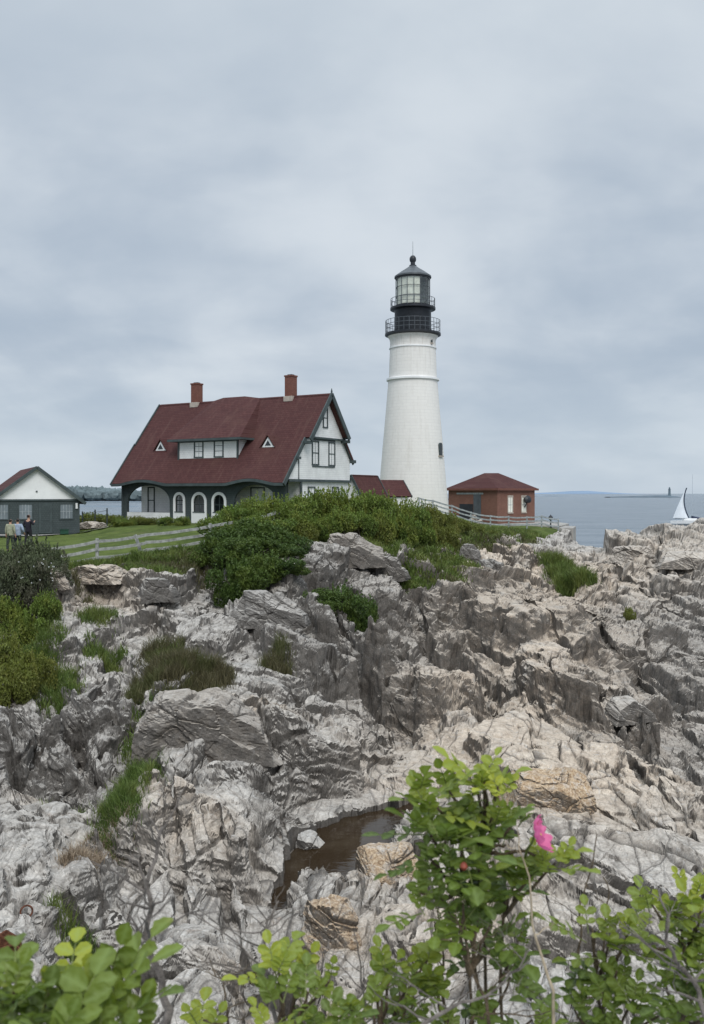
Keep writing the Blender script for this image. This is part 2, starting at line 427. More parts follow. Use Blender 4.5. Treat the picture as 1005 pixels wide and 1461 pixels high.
# bed frame: strike runs roughly along +Y, beds dip to the right
dip = math.radians(30); stk = math.radians(8)
Ea = np.array([math.sin(stk), math.cos(stk), 0.0])
Eb = np.array([math.cos(stk)*math.cos(dip), -math.sin(stk)*math.cos(dip), -math.sin(dip)])
Ec = np.cross(Ea, Eb)
LEVELS = [  # cell size along strike / down dip / across beds, offset, tilt, crack depth, how much a block's top is levelled, seed
    ((5.5, 2.3, 1.5), .42, .34, .30, .66, 3),
    ((2.6, 1.0, .58), .19, .16, .14, .66, 5),
    ((1.0, .42, .22), .070, .06, .050, .50, 8),
    ((.36, .17, .085), .024, .022, .016, .3, 12),
]
def rock_disp(P, near=None, amp=1.0, levels=(0,1,2,3), grad=None, step=.04, calm=None):
    """P (N,3) world points -> displacement, levelling, crack value"""
    warp = np.stack([fbm(P, .22, 40, 3), fbm(P, .22, 50, 3), fbm(P, .22, 60, 3)], 1)*.20
    warp += np.stack([fbm(P, 1.6, 41, 2), fbm(P, 1.6, 51, 2), fbm(P, 1.6, 61, 2)], 1)*.014
    Q = P+warp
    loc = np.stack([Q@Ea, Q@Eb, Q@Ec], 1)
    n_ = len(P); step = np.broadcast_to(np.asarray(step, float), (n_,))
    d = np.zeros(n_, np.float32); cr = np.zeros(n_, np.float32); lv = np.zeros(n_, np.float32)
    rough = .75+.5*np.clip(fbm(P, .16, 70, 2)+.3, -.6, 1)
    left = 1.0
    for li in levels:
        (sz, a, tl, cd, lev, seed) = LEVELS[li]
        idx = np.arange(n_)
        if li == 3 and near is not None: idx = np.nonzero(near)[0]
        if len(idx) == 0: continue
        q = loc[idx]/np.array(sz)
        cells = voro(q, seed)
        e = cells[1][0]-cells[0][0]
        wd = np.maximum(np.clip(1.6*step[idx]/(sz[1]*.6+sz[2]*.4), .02, .14), (.09, .13, .06, .05)[li])
        s = np.clip(e/wd, 0, 1); w1 = .5+.5*s*s*(3-2*s)
        ck = np.clip(1-e/(.035, .045, .065, .10)[li], 0, 1)
        rg = rough[idx] if calm is None else rough[idx]*(1-(.45, .6, .6, .5)[li]*calm[idx])
        hh = 0; ll = 0
        for (F_, R, off), wt in zip(cells, (w1, 1-w1)):
            hh = hh+wt*(a*(R[:,0]-.5)*2+tl*((R[:,1]-.5)*2*off[:,0]+(R[:,2]-.5)*2*off[:,1]))
            if grad is not None:
                ox = off[:,0]*sz[0]*Ea[0]+off[:,1]*sz[1]*Eb[0]+off[:,2]*sz[2]*Ec[0]
                oy = off[:,0]*sz[0]*Ea[1]+off[:,1]*sz[1]*Eb[1]+off[:,2]*sz[2]*Ec[1]
                tx = (R[:,1]-.5)*.22-.04; ty = (R[:,2]-.5)*.22
                dz = grad(P[idx,0]-ox, P[idx,1]-oy)-P[idx,2]
                ll = ll+wt*np.clip(dz*left+tx*ox+ty*oy, -.55, .55)*lev
        d[idx] += (hh-cd*ck)*amp*rg
        cr[idx] = np.maximum(cr[idx], ck*(.95, .9, .7, .35)[li])
        if grad is not None: lv[idx] += ll; left *= 1-lev
    return d, lv, cr

def beds(P, step):
    """thin parallel beds: offset, crack and the bedding coordinates used by the material"""
    w = fbm(P, .30, 140, 3)*.22+fbm(P, 1.4, 150, 2)*.03
    c = P@Ec+w+(P@Eb)*.10; a = P@Ea
    d = 0; cr = 0
    for th, amp, seed, seg in ((.21, .075, 7, 2.6), (.085, .030, 8, 1.3)):
        u = c/th; i = np.floor(u); f = u-i
        def rnd(ii):
            aj = np.floor(a/seg+hash3(ii.astype(np.int64), 0*ii.astype(np.int64), 0*ii.astype(np.int64), seed+5).astype(np.float32)/4294967295.)
            return hash3(ii.astype(np.int64), aj.astype(np.int64), 0*ii.astype(np.int64), seed).astype(np.float32)/4294967295.-.5
        wd = np.clip(1.6*step/th, .10, .6)
        r0 = rnd(i); r1 = rnd(i+1); s = np.clip((f-(1-wd))/wd, 0, 1); s = s*s*(3-2*s)
        d = d+amp*(r0*(1-s)+r1*s)
        e = np.minimum(f, 1-f)*th; k = np.clip(1-e/.010, 0, 1)*(np.abs(r0-r1) > .28)*np.clip(1.6-step/.03, .1, 1)
        d = d-k*.015; cr = np.maximum(cr, k*(.8 if th > .1 else .5))
    return d, cr, np.stack([a*.35, (P@Eb)*.5, c*7], 1)
def wxy(px, D): return ((px-CX)/F*D, D)
# soil starts behind this line (distance as a function of bearing)
SOILPX = np.array([-300, 0, 100, 140, 220, 300, 400, 480, 560, 600, 640, 700, 760, 800, 818, 900])
SOILD  = np.array([  41, 41,  40, 40,  43,  43,  45,  47,  50,  54,  60,  68,  76,  84, 400, 400])
def soil_mask(x, y):
    k = x/np.maximum(y, 1)
    P = np.stack([x, y, 0*x], 1)
    d = np.interp(k*F+CX, SOILPX, SOILD)+fbm(P, .35, 77, 3)*1.6
    s = np.clip((y-d)/1.2+.5, 0, 1)
    near = np.clip((3.2-y)/.8, 0, 1)
    return np.maximum(s, near)

POOL_Z = 2.95
def on_pool(px, py):
    D = (CZ-POOL_Z)*F/(py-HY); return ((px-CX)/F*D, D)
POOLS = [[on_pool(*p) for p in poly] for poly in (
    [(398,1262),(412,1228),(440,1200),(452,1180),(500,1168),(545,1158),(592,1147),(584,1172),(560,1196),(532,1225),(512,1262),(470,1252),(436,1266),(421,1286),(408,1306),(396,1296)],
    [(318,1412),(350,1388),(392,1362),(408,1366),(372,1402),(330,1425)])]
def poly_sd(x, y, poly):
    """signed distance, negative inside"""
    d = np.full(len(x), 1e9); inside = np.zeros(len(x), bool); n = len(poly)
    for i in range(n):
        ax, ay = poly[i]; bx, by = poly[(i+1) % n]
        ex, ey = bx-ax, by-ay; t = np.clip(((x-ax)*ex+(y-ay)*ey)/(ex*ex+ey*ey), 0, 1)
        d = np.minimum(d, np.hypot(x-ax-t*ex, y-ay-t*ey))
        c = ((ay > y) != (by > y)) & (x < (bx-ax)*(y-ay)/(by-ay+1e-12)+ax)
        inside ^= c
    return np.where(inside, -d, d)

# sharp-edged swells of the ledge: (px, D, rot, half length, half depth, height, edge)
STAMPS = [
 (430,22.5,.1,1.5,1.1,1.25,.16), (330,23.5,.35,1.6,.8,.5,.3), (760,42,-.15,2.9,4.2,1.15,.10), (835,31,-.25,2.3,3.2,1.1,.09),
 (900,60,.1,3.4,3.0,.35,.4), (1000,55,.1,3.0,2.5,.35,.2), (880,55,.4,2.2,2.2,.7,.25), (60,33,.2,1.8,1.0,.9,.2), (165,37,-.2,1.6,.9,.7,.2),
 (215,36,.3,1.2,.7,.8,.2), (135,24.5,.5,1.1,1.6,1.0,.16), (40,21,.1,1.3,1.2,.9,.16), (900,15.5,-.1,2.3,1.3,.55,.10), (690,26,-.3,1.2,2.5,.5,.12),
 (560,23.2,.1,1.6,.9,.35,.12), (600,31,.5,1.6,2.2,1.3,.14), (520,34,.6,1.6,2.8,1.2,.18), (640,45,.2,2.0,1.8,.9,.2), (560,41,.4,2.4,1.5,1.0,.18),
 (250,17,.3,1.6,1.3,.7,.12), (300,12.8,.2,1.1,.9,.45,.14), (60,14.5,0,1.5,1.0,.35,.1), (440,30,.4,1.8,1.1,1.2,.14), (700,52,.2,2.6,1.2,.9,.18),
 (740,60,.2,2.6,1.3,.9,.2), (475,24.5,.2,.9,1.2,.8,.2), (820,22,-.3,1.4,2.6,.4,.1), (960,19,-.5,.5,2.4,.5,.1), (620,14.2,.1,.9,.8,.4,.14),
]
# clefts: list of (px, D) points, half width, depth
CLEFTS = [
 ([(640,38),(700,33),(700,27)], .45, .9), ([(560,37),(570,30),(575,26)], .5, .9), ([(860,34),(870,29),(930,24.5),(1000,21.5)], .55, .9),
 ([(1000,16),(945,19),(900,23)], .14, .5), ([(790,12.9),(850,13.1),(960,13)], .35, .9), ([(200,23),(190,20),(150,16.5),(115,14),(110,12)], .6, .55),
 ([(320,20),(400,20.2),(500,21.5)], .35, .7), ([(20,24),(60,19),(120,18.5)], .5, .8), ([(740,47),(800,52),(830,60)], .5, .7),
 ([(420,27),(520,27),(560,24.6)], .3, .6),
 ([(655,41),(700,37.5),(730,36)], .35, 1.1), ([(745,44),(790,38),(850,33.5),(880,30.5)], .16, .6), ([(700,34),(760,29),(830,25.5),(900,22.5)], .13, .5),
 ([(820,50),(860,42),(905,37),(940,33)], .22, .8), ([(880,56),(940,49),(1005,44)], .20, .7), ([(860,40),(930,39),(1000,38.5)], .3, .7), ([(900,33),(960,31.5),(1010,31)], .3, .6),
 ([(640,20),(720,17),(800,15.6),(900,14.6)], .10, .35), ([(830,18.5),(900,17),(990,16.6)], .07, .25), ([(800,24),(870,20.5),(930,18.6)], .09, .3),
 ([(470,36),(520,31),(545,28)], .3, .9), ([(440,40),(500,38),(560,37)], .35, .8), ([(590,45),(600,40),(640,36)], .4, 1.0), ([(480,30),(440,27.5),(410,25)], .25, .6),
 ([(230,18.5),(250,16),(262,14)], .12, .4), ([(300,17.5),(330,15),(345,13)], .14, .5), ([(270,15.2),(320,15.4),(370,15.6)], .10, .3), ([(150,31),(185,27),(190,24)], .4, .7),
 ([(20,17.4),(80,16.6),(140,17)], .14, .4), ([(10,13.2),(90,13.6),(150,13.2)], .10, .35), ([(60,26),(100,23),(130,21)], .3, .7), ([(300,36),(330,33),(390,31)], .3, .6), ([(940,64),(930,58),(960,53)], .35, .9), ([(860,62),(880,57),(870,52)], .3, .7), ([(240,29),(330,30),(400,31.2)], .4, .5), ([(640,22),(700,20.5),(760,19.8)], .2, .5), ([(370,17),(400,14.5),(380,12)], .4, .6),
]
# tint zones: (px, D, rx, ry, channel 0 tan / 1 dark / 2 orange, amount)
ZONES = [
 (760,40,5,9,0,1.0),(720,28,4,6,0,1.0),(830,22,3,5,0,.5),(800,52,6,8,0,.6),(940,60,9,8,0,.45),(700,60,8,8,0,.4),(860,20,3,4,0,.35),(90,35,3,2.5,0,.8),(270,17,1.3,1.5,0,.6),
 (560,60,8,6,0,.5),(640,14.5,1.6,1.5,0,.9),(380,24,1,1.5,0,.6),(560,23,1.5,1.5,0,.3),
 (600,38,3.2,7,1,.95),(500,41,4,5,1,.85),(500,28,2.5,5,1,.8),(20,22,2.5,3,1,.6),(430,32,3,4,1,.5),(970,38,4.2,9,1,1.6),(930,27,2.2,3,1,1.0),(630,46,5,5,1,.9),(700,52,4,3,1,.7),
 (60,20,2.5,3,1,.8),(140,25,2.5,3,1,.5),(990,24.5,2,2.5,1,1.0),(300,33,4,4,1,.3),(230,40,4,3,1,.6),(1000,45,4,6,1,.7),(860,28,1.2,2.5,1,.7),(400,19,1.2,1.2,1,.5),(870,13,2,.6,1,.8),
 (780,18.3,.9,.9,2,1.0),(560,17.6,.8,.9,2,.9),(465,14.4,.6,.6,2,1.0),(420,12.2,.8,.7,2,.8),(370,23,.6,.8,2,.5),(60,18.6,.5,.5,2,.6),
]
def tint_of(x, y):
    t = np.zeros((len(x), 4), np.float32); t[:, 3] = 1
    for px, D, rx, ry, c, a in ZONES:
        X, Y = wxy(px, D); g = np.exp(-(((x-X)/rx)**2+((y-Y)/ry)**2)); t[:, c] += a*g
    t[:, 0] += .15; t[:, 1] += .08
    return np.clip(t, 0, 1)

CALMS = [(60,14,2,2.5,.8),(280,15.5,1.8,2.5,.75),(110,18,1.6,1.6,.7),(900,16,3,3,.9),(800,21,3,4,.8),(260,19.5,1.5,1.5,.6),(550,23,2,1.6,.9),(640,14,2,2,.7),(760,38,4.8,9,.85),(720,26,3,5,.8),(960,60,6,6,.5),(350,30.5,2,1.5,.4),(330,12,2,1.6,.7)]
def calm_of(x, y):
    c = np.zeros(len(x))
    for px, D, rx, ry, a in CALMS:
        X, Y = wxy(px, D); c += a*np.exp(-(((x-X)/rx)**2+((y-Y)/ry)**2))
    return np.clip(c, 0, 1)
def stamp_z(x, y):
    z = np.zeros(len(x))
    for px, D, rot, la, lb, H, ed in STAMPS:
        X, Y = wxy(px, D); dx, dy = x-X, y-Y
        near = (np.abs(dx) < la*2.4+lb) & (np.abs(dy) < lb*2.4+la)
        if not near.any(): continue
        a = (dx*math.cos(rot)+dy*math.sin(rot))[near]/la; b = (-dx*math.sin(rot)+dy*math.cos(rot))[near]/lb
        nn = np.stack([x[near], y[near], 0*x[near]], 1)
        r = (np.abs(a)**3+np.abs(b)**3)**(1/3)+fbm(nn, 1.1, 31, 3)*.22
        up = np.clip((1.05-r)/ed/2.2, 0, 1); up = up*up*(3-2*up)
        back = np.clip(1-np.maximum(b, 0)*.35, .4, 1)          # tails off behind, steep in front
        z[near] += H*up*back*(1-.15*a)
    for pts, hw, dep in CLEFTS:
        P = [wxy(*p) for p in pts]; d = np.full(len(x), 1e9)
        for (ax, ay), (bx, by) in zip(P[:-1], P[1:]):
            ex, ey = bx-ax, by-ay; t = np.clip(((x-ax)*ex+(y-ay)*ey)/(ex*ex+ey*ey), 0, 1)
            d = np.minimum(d, np.hypot(x-ax-t*ex, y-ay-t*ey))
        m = d < hw*2.5
        if m.any():
            nn = np.stack([x[m], y[m], 0*x[m]], 1)
            dd = d[m]/hw+fbm(nn, 1.5, 35, 3)*.45
            f = np.clip((1.3-dd)*1.5, 0, 1); z[m] -= dep*f*f*(3-2*f)
    return z

def terrain_z0(x, y): return base_z(x, y)+stamp_z(x, y)*(1-soil_mask(x, y))

# fan-shaped sheet; rows are packed where the ground is steep so that cliffs get as many faces as ledges
NTH = 1150; HALF = .47
tt = np.linspace(-HALF, HALF, NTH)             # x / y
POOLD = lambda x, y: np.minimum(*[poly_sd(x, y, p) for p in POOLS])
def zgrid(ys, cols):
    KKc, YYc = np.meshgrid(cols, ys); return terrain_z0((KKc*YYc).ravel(), YYc.ravel()).reshape(YYc.shape)
def blur(A, ax, n):
    for _ in range(n):
        A = A.copy()
        if ax == 0: A[1:-1] = (A[:-2]+A[1:-1]*2+A[2:])/4
        else: A[:, 1:-1] = (A[:, :-2]+A[:, 1:-1]*2+A[:, 2:])/4
    return A
# smooth height lookup table
ZR = np.exp(np.linspace(0, math.log(150), 900)); ZC = np.linspace(-.56, .56, 560)
ZG = blur(blur(zgrid(ZR, ZC), 0, 3), 1, 3); LZR = np.log(ZR)
def z0_at(x, y):
    y = np.maximum(y, 1.01); j = np.log(y)/LZR[-1]*(len(ZR)-1); i = np.clip((x/y+.56)/1.12*(len(ZC)-1), 0, len(ZC)-2)
    j = np.clip(j, 0, len(ZR)-2); i0 = i.astype(int); j0 = j.astype(int); a = np.clip(i-i0, 0, 1); b = np.clip(j-j0, 0, 1)
    return ZG[j0,i0]*(1-a)*(1-b)+ZG[j0,i0+1]*a*(1-b)+ZG[j0+1,i0]*(1-a)*b+ZG[j0+1,i0+1]*a*b
def stage1(X, Y, step):
    """base + the two large block scales"""
    Z0 = terrain_z0(X, Y); P0 = np.stack([X, Y, Z0], 1); e_ = .25
    gx = (z0_at(X+e_, Y)-z0_at(X-e_, Y))/(2*e_); gy = (z0_at(X, Y+e_)-z0_at(X, Y-e_))/(2*e_)
    Nn = np.stack([-gx, -gy, 1+.55*np.sqrt(1+gx*gx+gy*gy)], 1); Nn /= np.linalg.norm(Nn, axis=1, keepdims=True)
    soil = soil_mask(X, Y); pd = POOLD(X, Y); rw = (1-soil)*np.clip(.3+Y/28, .35, 1.0)
    calm = calm_of(X, Y)
    d, lv, cr = rock_disp(P0, amp=1.0, levels=(0, 1), grad=z0_at, step=step, calm=calm)
    slp = np.sqrt(gx*gx+gy*gy); d = d*rw*np.clip(1.25-slp*.45, .5, 1); lv = lv*np.clip(1.25-slp*.55, .35, 1)*rw*np.clip(pd/2, .1, 1)
    lean = fbm(P0, .09, 88, 2); LDv = np.stack([.30+.55*lean, -.10+.25*fbm(P0, .11, 89, 2), 1+0*lean], 1)
    Dv = Nn+.6*LDv; Dv /= np.linalg.norm(Dv, axis=1, keepdims=True)
    return P0+Dv*d[:, None]+LDv*lv[:, None], cr, soil, pd, d, rw, calm
# pass 1 : coarse, to find out where the faces are needed
c1 = np.linspace(-HALF, HALF, 300); r1 = np.exp(np.linspace(0, math.log(150), 1100))
K1, Y1 = np.meshgrid(c1, r1); S1 = stage1((K1*Y1).ravel(), Y1.ravel(), .0045*Y1.ravel())[0].reshape(*Y1.shape, 3)
dy = np.diff(S1[..., 1], axis=0); dz = np.diff(S1[..., 2], axis=0); ym = Y1[:-1]
h_ = np.clip(CZ-S1[:-1, :, 2], 2.0, 9)
ds = np.sqrt((dy*h_/ym**2)**2+(dz/ym)**2)
ds += .9*np.diff(r1)[:, None]*5/ym**2*0+.00035
ds = np.where(ym < 7, ds*.25, ds); ds = np.where(ym > 95, ds*.3, ds)
ds = blur(blur(ds, 1, 14), 0, 2)
NR = 1750
cum = np.vstack([np.zeros((1, 300)), np.cumsum(ds, 0)]); cum /= cum[-1]
q_ = np.linspace(0, 1, NR)
YC = np.stack([np.interp(q_, cum[:, c], r1) for c in range(300)], 1)
YY = np.stack([np.interp(tt, c1, YC[r]) for r in range(NR)], 0)
X = (YY*tt[None]).ravel(); Y = YY.ravel()
stepv = np.maximum(np.gradient(YY, axis=0), YY*(tt[1]-tt[0])).ravel()
P1, crack, soil, pool_d, disp, rockw, calm = stage1(X, Y, np.clip(stepv, .01*0+.0009*Y, .004*Y))
G = P1.reshape(NR, NTH, 3)
Nn = np.cross(np.gradient(G, axis=1), np.gradient(G, axis=0)); Nn /= np.linalg.norm(Nn, axis=2, keepdims=True)+1e-12
Nn[Nn[..., 2] < 0] *= -1
Nn = blur(blur(Nn, 0, 5), 1, 5).reshape(-1, 3); Nn[:, 2] += .12; Nn /= np.linalg.norm(Nn, axis=1, keepdims=True)+1e-9
# pass 2 : small blocks, laid out in true 3-D so that risers show their own beds
d2, _, cr2 = rock_disp(P1, near=(Y < 46) & (soil < .9), levels=(2, 3), step=.0012*Y, calm=calm)
db, crb, strata = beds(P1, .0012*Y)
bw_ = .35+.65*calm
d2 = d2*(1-.35*calm)+db*bw_; cr2 = np.maximum(cr2*(1-.4*calm), crb*bw_)
Pf = P1+Nn*(d2*rockw*np.clip(1.5-Y/70, .5, 1))[:, None]
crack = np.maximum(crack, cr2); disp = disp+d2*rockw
P0 = P1
Pf[:, 2] += soil*fbm(P0, .5, 90, 3)*.10
# pool basin
inside = pool_d+fbm(np.stack([X, Y, 0*X], 1), 1.3, 93, 3)*.22
Pf[:, 2] = np.where(inside < 0, np.minimum(Pf[:, 2], POOL_Z-.04+np.maximum(inside*.9, -.35)+disp*.12), Pf[:, 2])
rim = (inside >= 0) & (inside < .8)
Pf[:, 2] = np.where(rim, np.maximum(Pf[:, 2], POOL_Z+.02+inside*.35+np.abs(disp)*.5), Pf[:, 2])
SG = Pf.reshape(NR, NTH, 3)
def surf(x, y):
    """height of the finished ground"""
    i = (x/y+HALF)/(2*HALF)*(NTH-1); i = min(max(i, 0), NTH-2); i0 = int(i); a = i-i0
    r = 0
    for c, w in ((i0, 1-a), (i0+1, a)):
        col = YY[:, c]; j = int(np.clip(np.searchsorted(col, y)-1, 0, NR-2)); f = min(1, max(0, (y-col[j])/(col[j+1]-col[j]+1e-9)))
        r += w*(SG[j, c, 2]*(1-f)+SG[j+1, c, 2]*f)
    return float(r)

ii = np.arange(NR*NTH).reshape(NR, NTH)
quads = np.stack([ii[:-1, :-1], ii[:-1, 1:], ii[1:, 1:], ii[1:, :-1]], -1).reshape(-1, 4)
fs = soil[quads].mean(1)
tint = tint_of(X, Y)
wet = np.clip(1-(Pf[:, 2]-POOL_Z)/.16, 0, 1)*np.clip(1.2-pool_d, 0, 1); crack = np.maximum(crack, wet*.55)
def submesh(name, mask, mat, smooth):
    q = quads[mask]; used = np.zeros(len(Pf), bool); used[q.ravel()] = True
    mp = np.cumsum(used)-1
    o = mesh_np(name, Pf[used], mp[q], mat, smooth=smooth)
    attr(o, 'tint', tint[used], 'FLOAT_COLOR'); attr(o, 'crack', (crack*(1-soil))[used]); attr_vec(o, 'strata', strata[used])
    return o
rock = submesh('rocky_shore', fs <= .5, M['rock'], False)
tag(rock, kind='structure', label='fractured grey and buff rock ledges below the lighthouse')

def ground_material():
    m, nt, b, out = newmat('turf'); g = NG(nt)
    o = g.obj(); n = g.noise(o, .6, 6, .65); f = g.noise(o, 9, 5, .7)
    c = g.mix(g.ramp(n, .35, .65), (.060,.085,.022), (.115,.150,.038))
    c = g.mix(g.math('MULTIPLY', g.ramp(f, .4, .7), .5), c, (.045,.065,.020))
    c = g.mix(g.math('MULTIPLY', g.ramp(g.noise(o, .25, 5, .7), .55, .7), .5), c, (.16,.14,.075))
    g.L(c, b.inputs['Base Color']); b.inputs['Roughness'].default_value = .95; b.inputs['Specular IOR Level'].default_value = .1
    g.L(g.bump(f, .8, .08), b.inputs['Normal']); return m
M['turf'] = ground_material()
tag(submesh('lawn', fs > .5, M['turf'], True), kind='structure', label='mown lawn and turf on the headland')

# ------------------------------------------------------------------ water
def sea_material():
    m, nt, b, out = newmat('sea_water'); g = NG(nt)
    o = g.obj()
    f = g.noise(g.mapping(o, (.02,.09,1)), 1, 7, .68)
    c = g.mix(g.ramp(f, .35, .65), (.105,.14,.172), (.185,.22,.255))
    g.L(c, b.inputs['Base Color']); b.inputs['Roughness'].default_value = .22; b.inputs['IOR'].default_value = 1.33
    w1 = g.noise(g.mapping(o, (.10,.30,1)), 1, 6, .65); w2 = g.noise(g.mapping(o, (.7,1.6,1)), 1, 4, .6)
    n1 = g.bump(w1, 1.0, 2.2); g.L(g.bump(w2, .8, .35, n1), b.inputs['Normal']); return m
M['sea'] = sea_material()
s = MB(); s.add([(-30000,40,0),(30000,40,0),(30000,40000,0),(-30000,40000,0)], [(0,1,2,3)])
tag(s.build('sea', M['sea']), kind='structure', label='grey blue sea with a light chop')

def pool_material():
    m, nt, b, out = newmat('tide_pool_water'); g = NG(nt)
    o = g.obj()
    c = g.mix(g.ramp(g.noise(o, .8, 4, .6), .4, .65), (.030,.019,.010), (.050,.036,.022))
    g.L(c, b.inputs['Base Color']); b.inputs['Roughness'].default_value = .04; b.inputs['IOR'].default_value = 1.33
    g.L(g.bump(g.noise(g.mapping(o, (1,2.2,1)), 3.5, 3, .5), .10, .05), b.inputs['Normal']); return m
M['pool'] = pool_material()
def grow(poly, d):
    cx = sum(p[0] for p in poly)/len(poly); cy = sum(p[1] for p in poly)/len(poly)
    return [(x+(x-cx)*d, y+(y-cy)*d) for x, y in poly]
for p, lb in zip(POOLS, ('brown rain water pool lying in the cleft between the ledges', 'small grey puddle in the rock cleft nearest the bushes')):
    xs = [q[0] for q in p]; ys = [q[1] for q in p]
    s = MB(); s.add([(x, y, POOL_Z) for x, y in grow(p, .12)], [tuple(range(len(p)))])
    tag(s.build('rock_pool', M['pool']), kind='structure', label=lb)
# ------------------------------------------------------------------ boulders
def boulder(name, px, D, size, rot, seed, label, tintc, sink=.25, group=None, zc=None, planes=11):
    X, Y = wxy(px, D); X, Y = float(X), float(Y)
    bm = bmesh.new(); bmesh.ops.create_icosphere(bm, subdivisions=6, radius=1)
    V = np.array([v.co[:] for v in bm.verts]); Fc = np.array([[v.index for v in f.verts] for f in bm.faces]); bm.free()
    r_ = np.random.default_rng(seed)
    N = r_.normal(size=(planes, 3)); N[:, 2] = np.abs(N[:, 2])*.8; N /= np.linalg.norm(N, axis=1, keepdims=True)
    dd = r_.uniform(.60, .98, planes)
    N = np.vstack([N, [[0,0,-1],[0,0,1],[0,-1,.12],[1,0,.2],[-1,0,.3]]]); dd = np.r_[dd, .7, .72, .78, .9, .9]
    N /= np.linalg.norm(N, axis=1, keepdims=True)
    q = V@N.T; t = np.where(q > 1e-3, dd/np.maximum(q, 1e-3), 9).min(1)
    V = V*t[:, None]*np.array(size)/2
    c, s_ = math.cos(rot), math.sin(rot)
    V = V@np.array([[c, s_, 0], [-s_, c, 0], [0, 0, 1]])
    z = zc if zc is not None else surf(X, Y)+size[2]*(.5-sink)
    Wp = V+np.array([X, Y, z]); nrm = V/np.linalg.norm(V, axis=1, keepdims=True)
    d, lv, cr = rock_disp(Wp+seed*3.1, levels=(1,2,3), step=max(size)*.008)
    k = min(1, max(size)/2.5)*.6
    d = d+beds(Wp+seed*1.3, .02)[0]*.8
    V = V+nrm*(d*k)[:, None]
    o = mesh_np(name, V, Fc, M['rock']); o.location = (X, Y, z)
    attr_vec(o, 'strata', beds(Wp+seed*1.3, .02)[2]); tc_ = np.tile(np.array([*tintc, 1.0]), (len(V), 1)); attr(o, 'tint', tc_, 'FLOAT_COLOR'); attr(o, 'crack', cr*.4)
    tag(o, label, 'rock', group); return o
boulder('boulder', 275, 21.6, (3.7,2.3,2.0), .12, 5, 'long dark faced boulder overhanging the pale ledge beneath the brown grass', (.35,.95,.08), .32)
boulder('boulder', 385, 33.0, (2.7,1.9,1.6), -.1, 9, 'rounded boulder with a dark front just under the lowest green creeper', (.1,.9,0), .25)
boulder('boulder', 498, 45.6, (3.4,2.2,2.3), .2, 14, 'big dark square boulder directly below the crest shrubs', (.3,.75,.1), .5)
boulder('boulder', 552, 46.5, (2.2,2.0,1.7), -.3, 21, 'smaller dark boulder to the right of the square one below the shrubs', (.2,.8,.0), .5)
boulder('boulder', 783, 18.2, (1.75,1.5,1.2), .1, 33, 'orange stained rounded boulder right behind the pink rose', (.5,.0,1.0), .3)
boulder('boulder', 562, 17.4, (1.25,1.3,.85), .6, 41, 'ochre stained low boulder on the right bank of the brown pool', (.3,.15,.95), .3)
boulder('boulder', 468, 14.3, (1.05,1.0,1.25), .15, 52, 'upright block with grey top and rusty orange front at the near end of the pool', (.2,.1,.9), .3)
boulder('boulder', 228, 35.5, (1.5,1.2,1.3), .5, 63, 'dark wedge shaped boulder leaning below the left fence', (.1,.9,.0), .25)
boulder('boulder', 62, 33.5, (2.0,1.6,1.3), .2, 71, 'brown grey boulder at the left edge below the white flowered shrub', (.7,.35,.1), .25)
boulder('boulder', 135, 36.5, (2.3,1.5,1.1), -.15, 77, 'buff boulder with a layered top just left below the rail fence', (.8,.25,.1), .25)
boulder('boulder', 700, 54, (1.9,1.7,1.8), .3, 82, 'dark upright boulder on the slope under the wooden walkway fence', (.1,.95,0), .25)
boulder('boulder', 668, 56, (1.5,1.5,1.6), -.2, 85, 'dark jagged boulder left of the upright one under the walkway fence', (.1,.85,0), .25)
boulder('boulder', 893, 28.5, (1.5,1.4,1.0), .4, 91, 'grey tumbled block under the edge of the big buff slab', (.3,.4,0), .2)
boulder('boulder', 440, 19.6, (.75,.7,.6), .4, 95, 'small square block at the far left corner of the brown pool', (.1,.2,0), .2)
boulder('boulder', 900, 60, (3.0,2.4,1.6), .2, 97, 'pale cracked boulder on the right skyline beside the sea', (.5,.1,0), .55)
boulder('boulder', 985, 55, (3.4,2.6,1.4), -.2, 99, 'pale flat boulder on the skyline under the sailing boat', (.5,.1,0), .6)

# ------------------------------------------------------------------ keeper's house
HG = 8.26                                            # ground level at the house
hx, hy = (165-CX)/F*71, 71.0
hrz = -math.atan2(.515, .857)
house = empty('keepers_house', (hx, hy, HG), hrz, label='white shingled house with a large dark red roof, two chimneys and an arched porch', cat='house')
H_ = house
def roofz(v): return 3.0+1.232*(v+.7)                # front slope, ridge at v 4.6
RZ = roofz(4.6)
def backz(v): return RZ-1.26*(v-4.6)
def slab(mb, pts, n, t):
    n = Vector(n).normalized()*(-t); mb.prism([Vector(p) for p in pts], n)
# main roof : a lower band and an upper, further overhanging band
def front_panel(u0, u1, v0, v1, lift, name='roof', eave=None):
    mb = MB(); n = (0, -1.232, 1)
    if eave is None:
        slab(mb, [(u0,v0,roofz(v0)+lift),(u1,v0,roofz(v0)+lift),(u1,v1,roofz(v1)+lift),(u0,v1,roofz(v1)+lift)], n, .16)
    return mb
def eave_lift(u):
    e = 0
    for a, b in ((1.0, 5.9), (11.4, 15.7)):
        if a < u < b: e = .30*math.sin(math.pi*(u-a)/(b-a))**1.3
    return e
rb = MB()
us = np.linspace(.30, 16.50, 84); vs = np.linspace(-.7, 1.9, 11)
def rpt(u, v, off=0.0):
    f = max(0, 1-(v+.7)/1.9)**2
    return (u, v, roofz(v)+eave_lift(u)*f+off)
top = [[rpt(u, v) for v in vs] for u in us]; bot = [[rpt(u, v, -.17) for v in vs] for u in us]
nv = len(vs); vv = [p for r in top for p in r]+[p for r in bot for p in r]; B_ = len(us)*nv; ff = []
